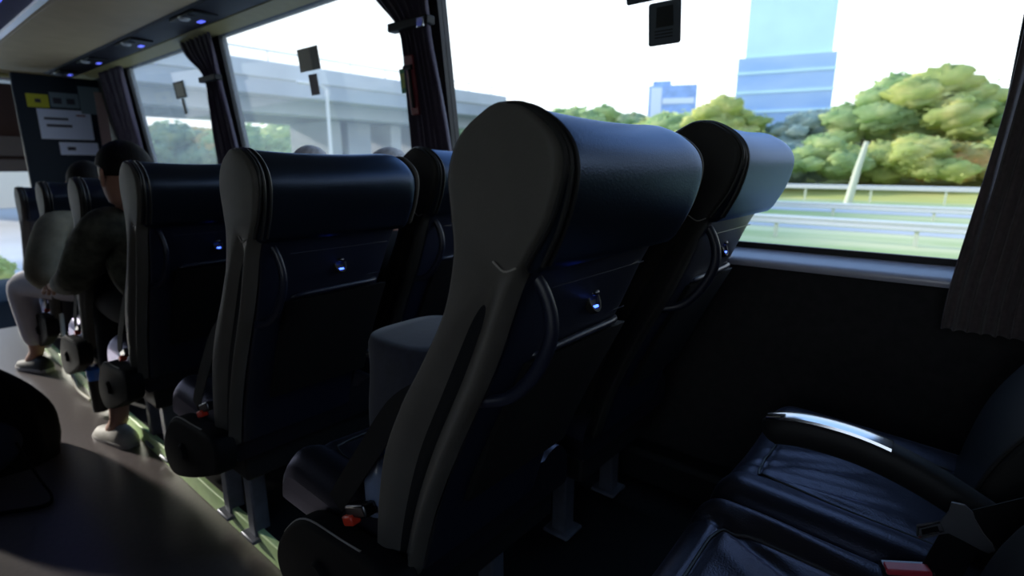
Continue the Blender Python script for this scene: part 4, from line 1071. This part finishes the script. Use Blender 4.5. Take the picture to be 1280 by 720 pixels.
# overpass
ov = empty('overpass', (20, 28, GZ))
def ovp(name, c, d, mat): return MB().box(c, d).build(name, mat, ov, (20, 28, GZ), bevel=.05)
ovp('deck', (-12, 30.5, 4.85), (84, 10, .9), M['concrete'])
ovp('girder', (-12, 27.3, 4.15), (84, 1.2, .9), M['concrete'])
ovp('girder', (-12, 32.5, 4.1), (84, 1.2, .9), M['concrete'])
ovp('parapet', (-12, 25.6, 5.50), (84, .35, .75), M['concrete_l'])
ovp('handrail', (-12, 25.6, 6.35), (84, .08, .08), M['galv'])
for k in range(24):
    ovp('baluster', (-22 + k * 2.2, 25.6, 6.1), (.07, .07, .55), M['galv'])
for xx, w_, mt in ((18.6, 1.6, 'concrete'), (21.3, .8, 'concrete_l'), (23.6, .9, 'concrete_l'), (17.0, .7, 'concrete')):
    MB().box((xx + 1.2, 30.5, (3.7 + GZ) / 2), (w_, 4.5, 3.7 - GZ)).build('pier', M[mt], ov, (20, 28, GZ), bevel=.05)
thing(ov, 'grey concrete overpass crossing above the road, seen through the two front windows', 'bridge')
lpz = empty('street_lamp', (14.6, 23.2, GZ))
MB().tube([(14.6, 23.2, GZ), (14.6, 23.2, 4.6)], [.11, .07], 10).build('pole', M['galv'], lpz, (14.6, 23.2, GZ))
MB().tube(cat([(14.6, 23.2, 4.55), (14.3, 23.2, 4.75), (13.7, 23.2, 4.80)], 5), .05, 8).build('arm', M['galv'], lpz, (14.6, 23.2, GZ))
MB().box((13.5, 23.2, 4.78), (.6, .25, .12)).build('lamp_head', M['galv'], lpz, (14.6, 23.2, GZ), bevel=.03)
thing(lpz, 'thin pale street lamp standing before the overpass in the middle window', 'lamp')
# roadside house and shrub seen past the dashboard
sh = tree('shrub', 1.05, 12.6, GZ, 1.05, .75, M['leaf_y'], 'yellow-green shrub seen low past the dashboard at far left', None, 7, trunk=False, lumps=22, catg='shrub')
hs = empty('building', (6.5, 46, GZ))
MB().box((6.5, 46, 1.2), (10, 6, 5)).build('walls', pmat('cream_render', (.85, .75, .62), .8), hs, (6.5, 46, GZ))
MB().box((4.2, 42.95, 1.6), (1.2, .1, 1.4)).build('window_pane', M['block_w'], hs, (6.5, 46, GZ))
rf = MB(); rf.rings([[Vector((a, b, c)) for a, c in ((1, 3.7), (12, 3.7), (12, 4.1), (6.5, 5.0), (1, 4.1))] for b in (42.6, 49.4)]); rf.build('roof', M['concrete_l'], hs, (6.5, 46, GZ))
thing(hs, 'cream building with pale roof seen through the windscreen at far left', 'building')

# ------------------------------------------------------------------ light
w = bpy.data.worlds.new('World'); scene.world = w; w.use_nodes = True
nt = w.node_tree; nt.nodes.clear()
out = nt.nodes.new('ShaderNodeOutputWorld'); bg = nt.nodes.new('ShaderNodeBackground')
tc = nt.nodes.new('ShaderNodeTexCoord'); sx = nt.nodes.new('ShaderNodeSeparateXYZ')
rp = nt.nodes.new('ShaderNodeValToRGB')
nt.links.new(tc.outputs['Generated'], sx.inputs[0]); nt.links.new(sx.outputs['Z'], rp.inputs[0])
rp.color_ramp.elements[0].position = 0.0; rp.color_ramp.elements[0].color = (.92, .96, 1.0, 1)
rp.color_ramp.elements[1].position = 0.55; rp.color_ramp.elements[1].color = (.34, .58, 1.0, 1)
e = rp.color_ramp.elements.new(.22); e.color = (.90, .97, 1.0, 1)
nt.links.new(rp.outputs[0], bg.inputs[0]); bg.inputs[1].default_value = 2.0
nt.links.new(bg.outputs[0], out.inputs[0])
sun = bpy.data.lights.new('sun', 'SUN'); sun.energy = 5.5; sun.angle = R(3); sun.color = (1.0, .95, .85)
so = bpy.data.objects.new('sun', sun); col.objects.link(so)
d = Vector((.25, -.92, -.30)).normalized()      # light travels towards +x, -y and down
so.rotation_euler = d.to_track_quat('-Z', 'Y').to_euler(); so.location = (0, 0, 30)

# ------------------------------------------------------------------ camera
cam = bpy.data.cameras.new('camera'); co = bpy.data.objects.new('camera', cam); col.objects.link(co)
cam.sensor_width = 36; cam.lens = 673.7 / 1280 * 36; cam.clip_start = .02; cam.clip_end = 1000
X = Vector((.6386, -.1699, .7485)); Y = Vector((-.7686, -.1417, .6238))   # world axes seen from the camera (x right, y down, z forward)
Xn = X.normalized(); Yn = (Y - Xn * Y.dot(Xn)).normalized(); Dn = Yn.cross(Xn)
if Dn.y < 0: Dn = -Dn
# rows of the rotation: camera right / up / back expressed in world coordinates
right = Vector((Xn.x, Yn.x, -Dn.x)); down = Vector((Xn.y, Yn.y, -Dn.y)); fwd = Vector((Xn.z, Yn.z, -Dn.z))
up = -down
rot = Matrix((right, up, -fwd)).transposed()
co.matrix_world = Matrix.Translation((0, 0, 1.2)) @ rot.to_4x4()
cam.dof.use_dof = True; cam.dof.focus_distance = .95; cam.dof.aperture_fstop = 3.2
scene.camera = co
vs_ = scene.view_settings
vs_.view_transform = 'Standard'; vs_.look = 'None'; vs_.gamma = 1; vs_.use_curve_mapping = False; vs_.exposure = 0.0
scene.cycles.max_bounces = 6; scene.cycles.diffuse_bounces = 3; scene.cycles.glossy_bounces = 3; scene.cycles.transparent_max_bounces = 12
scene.cycles.sample_clamp_indirect = 4
scene.cycles.use_denoising = True
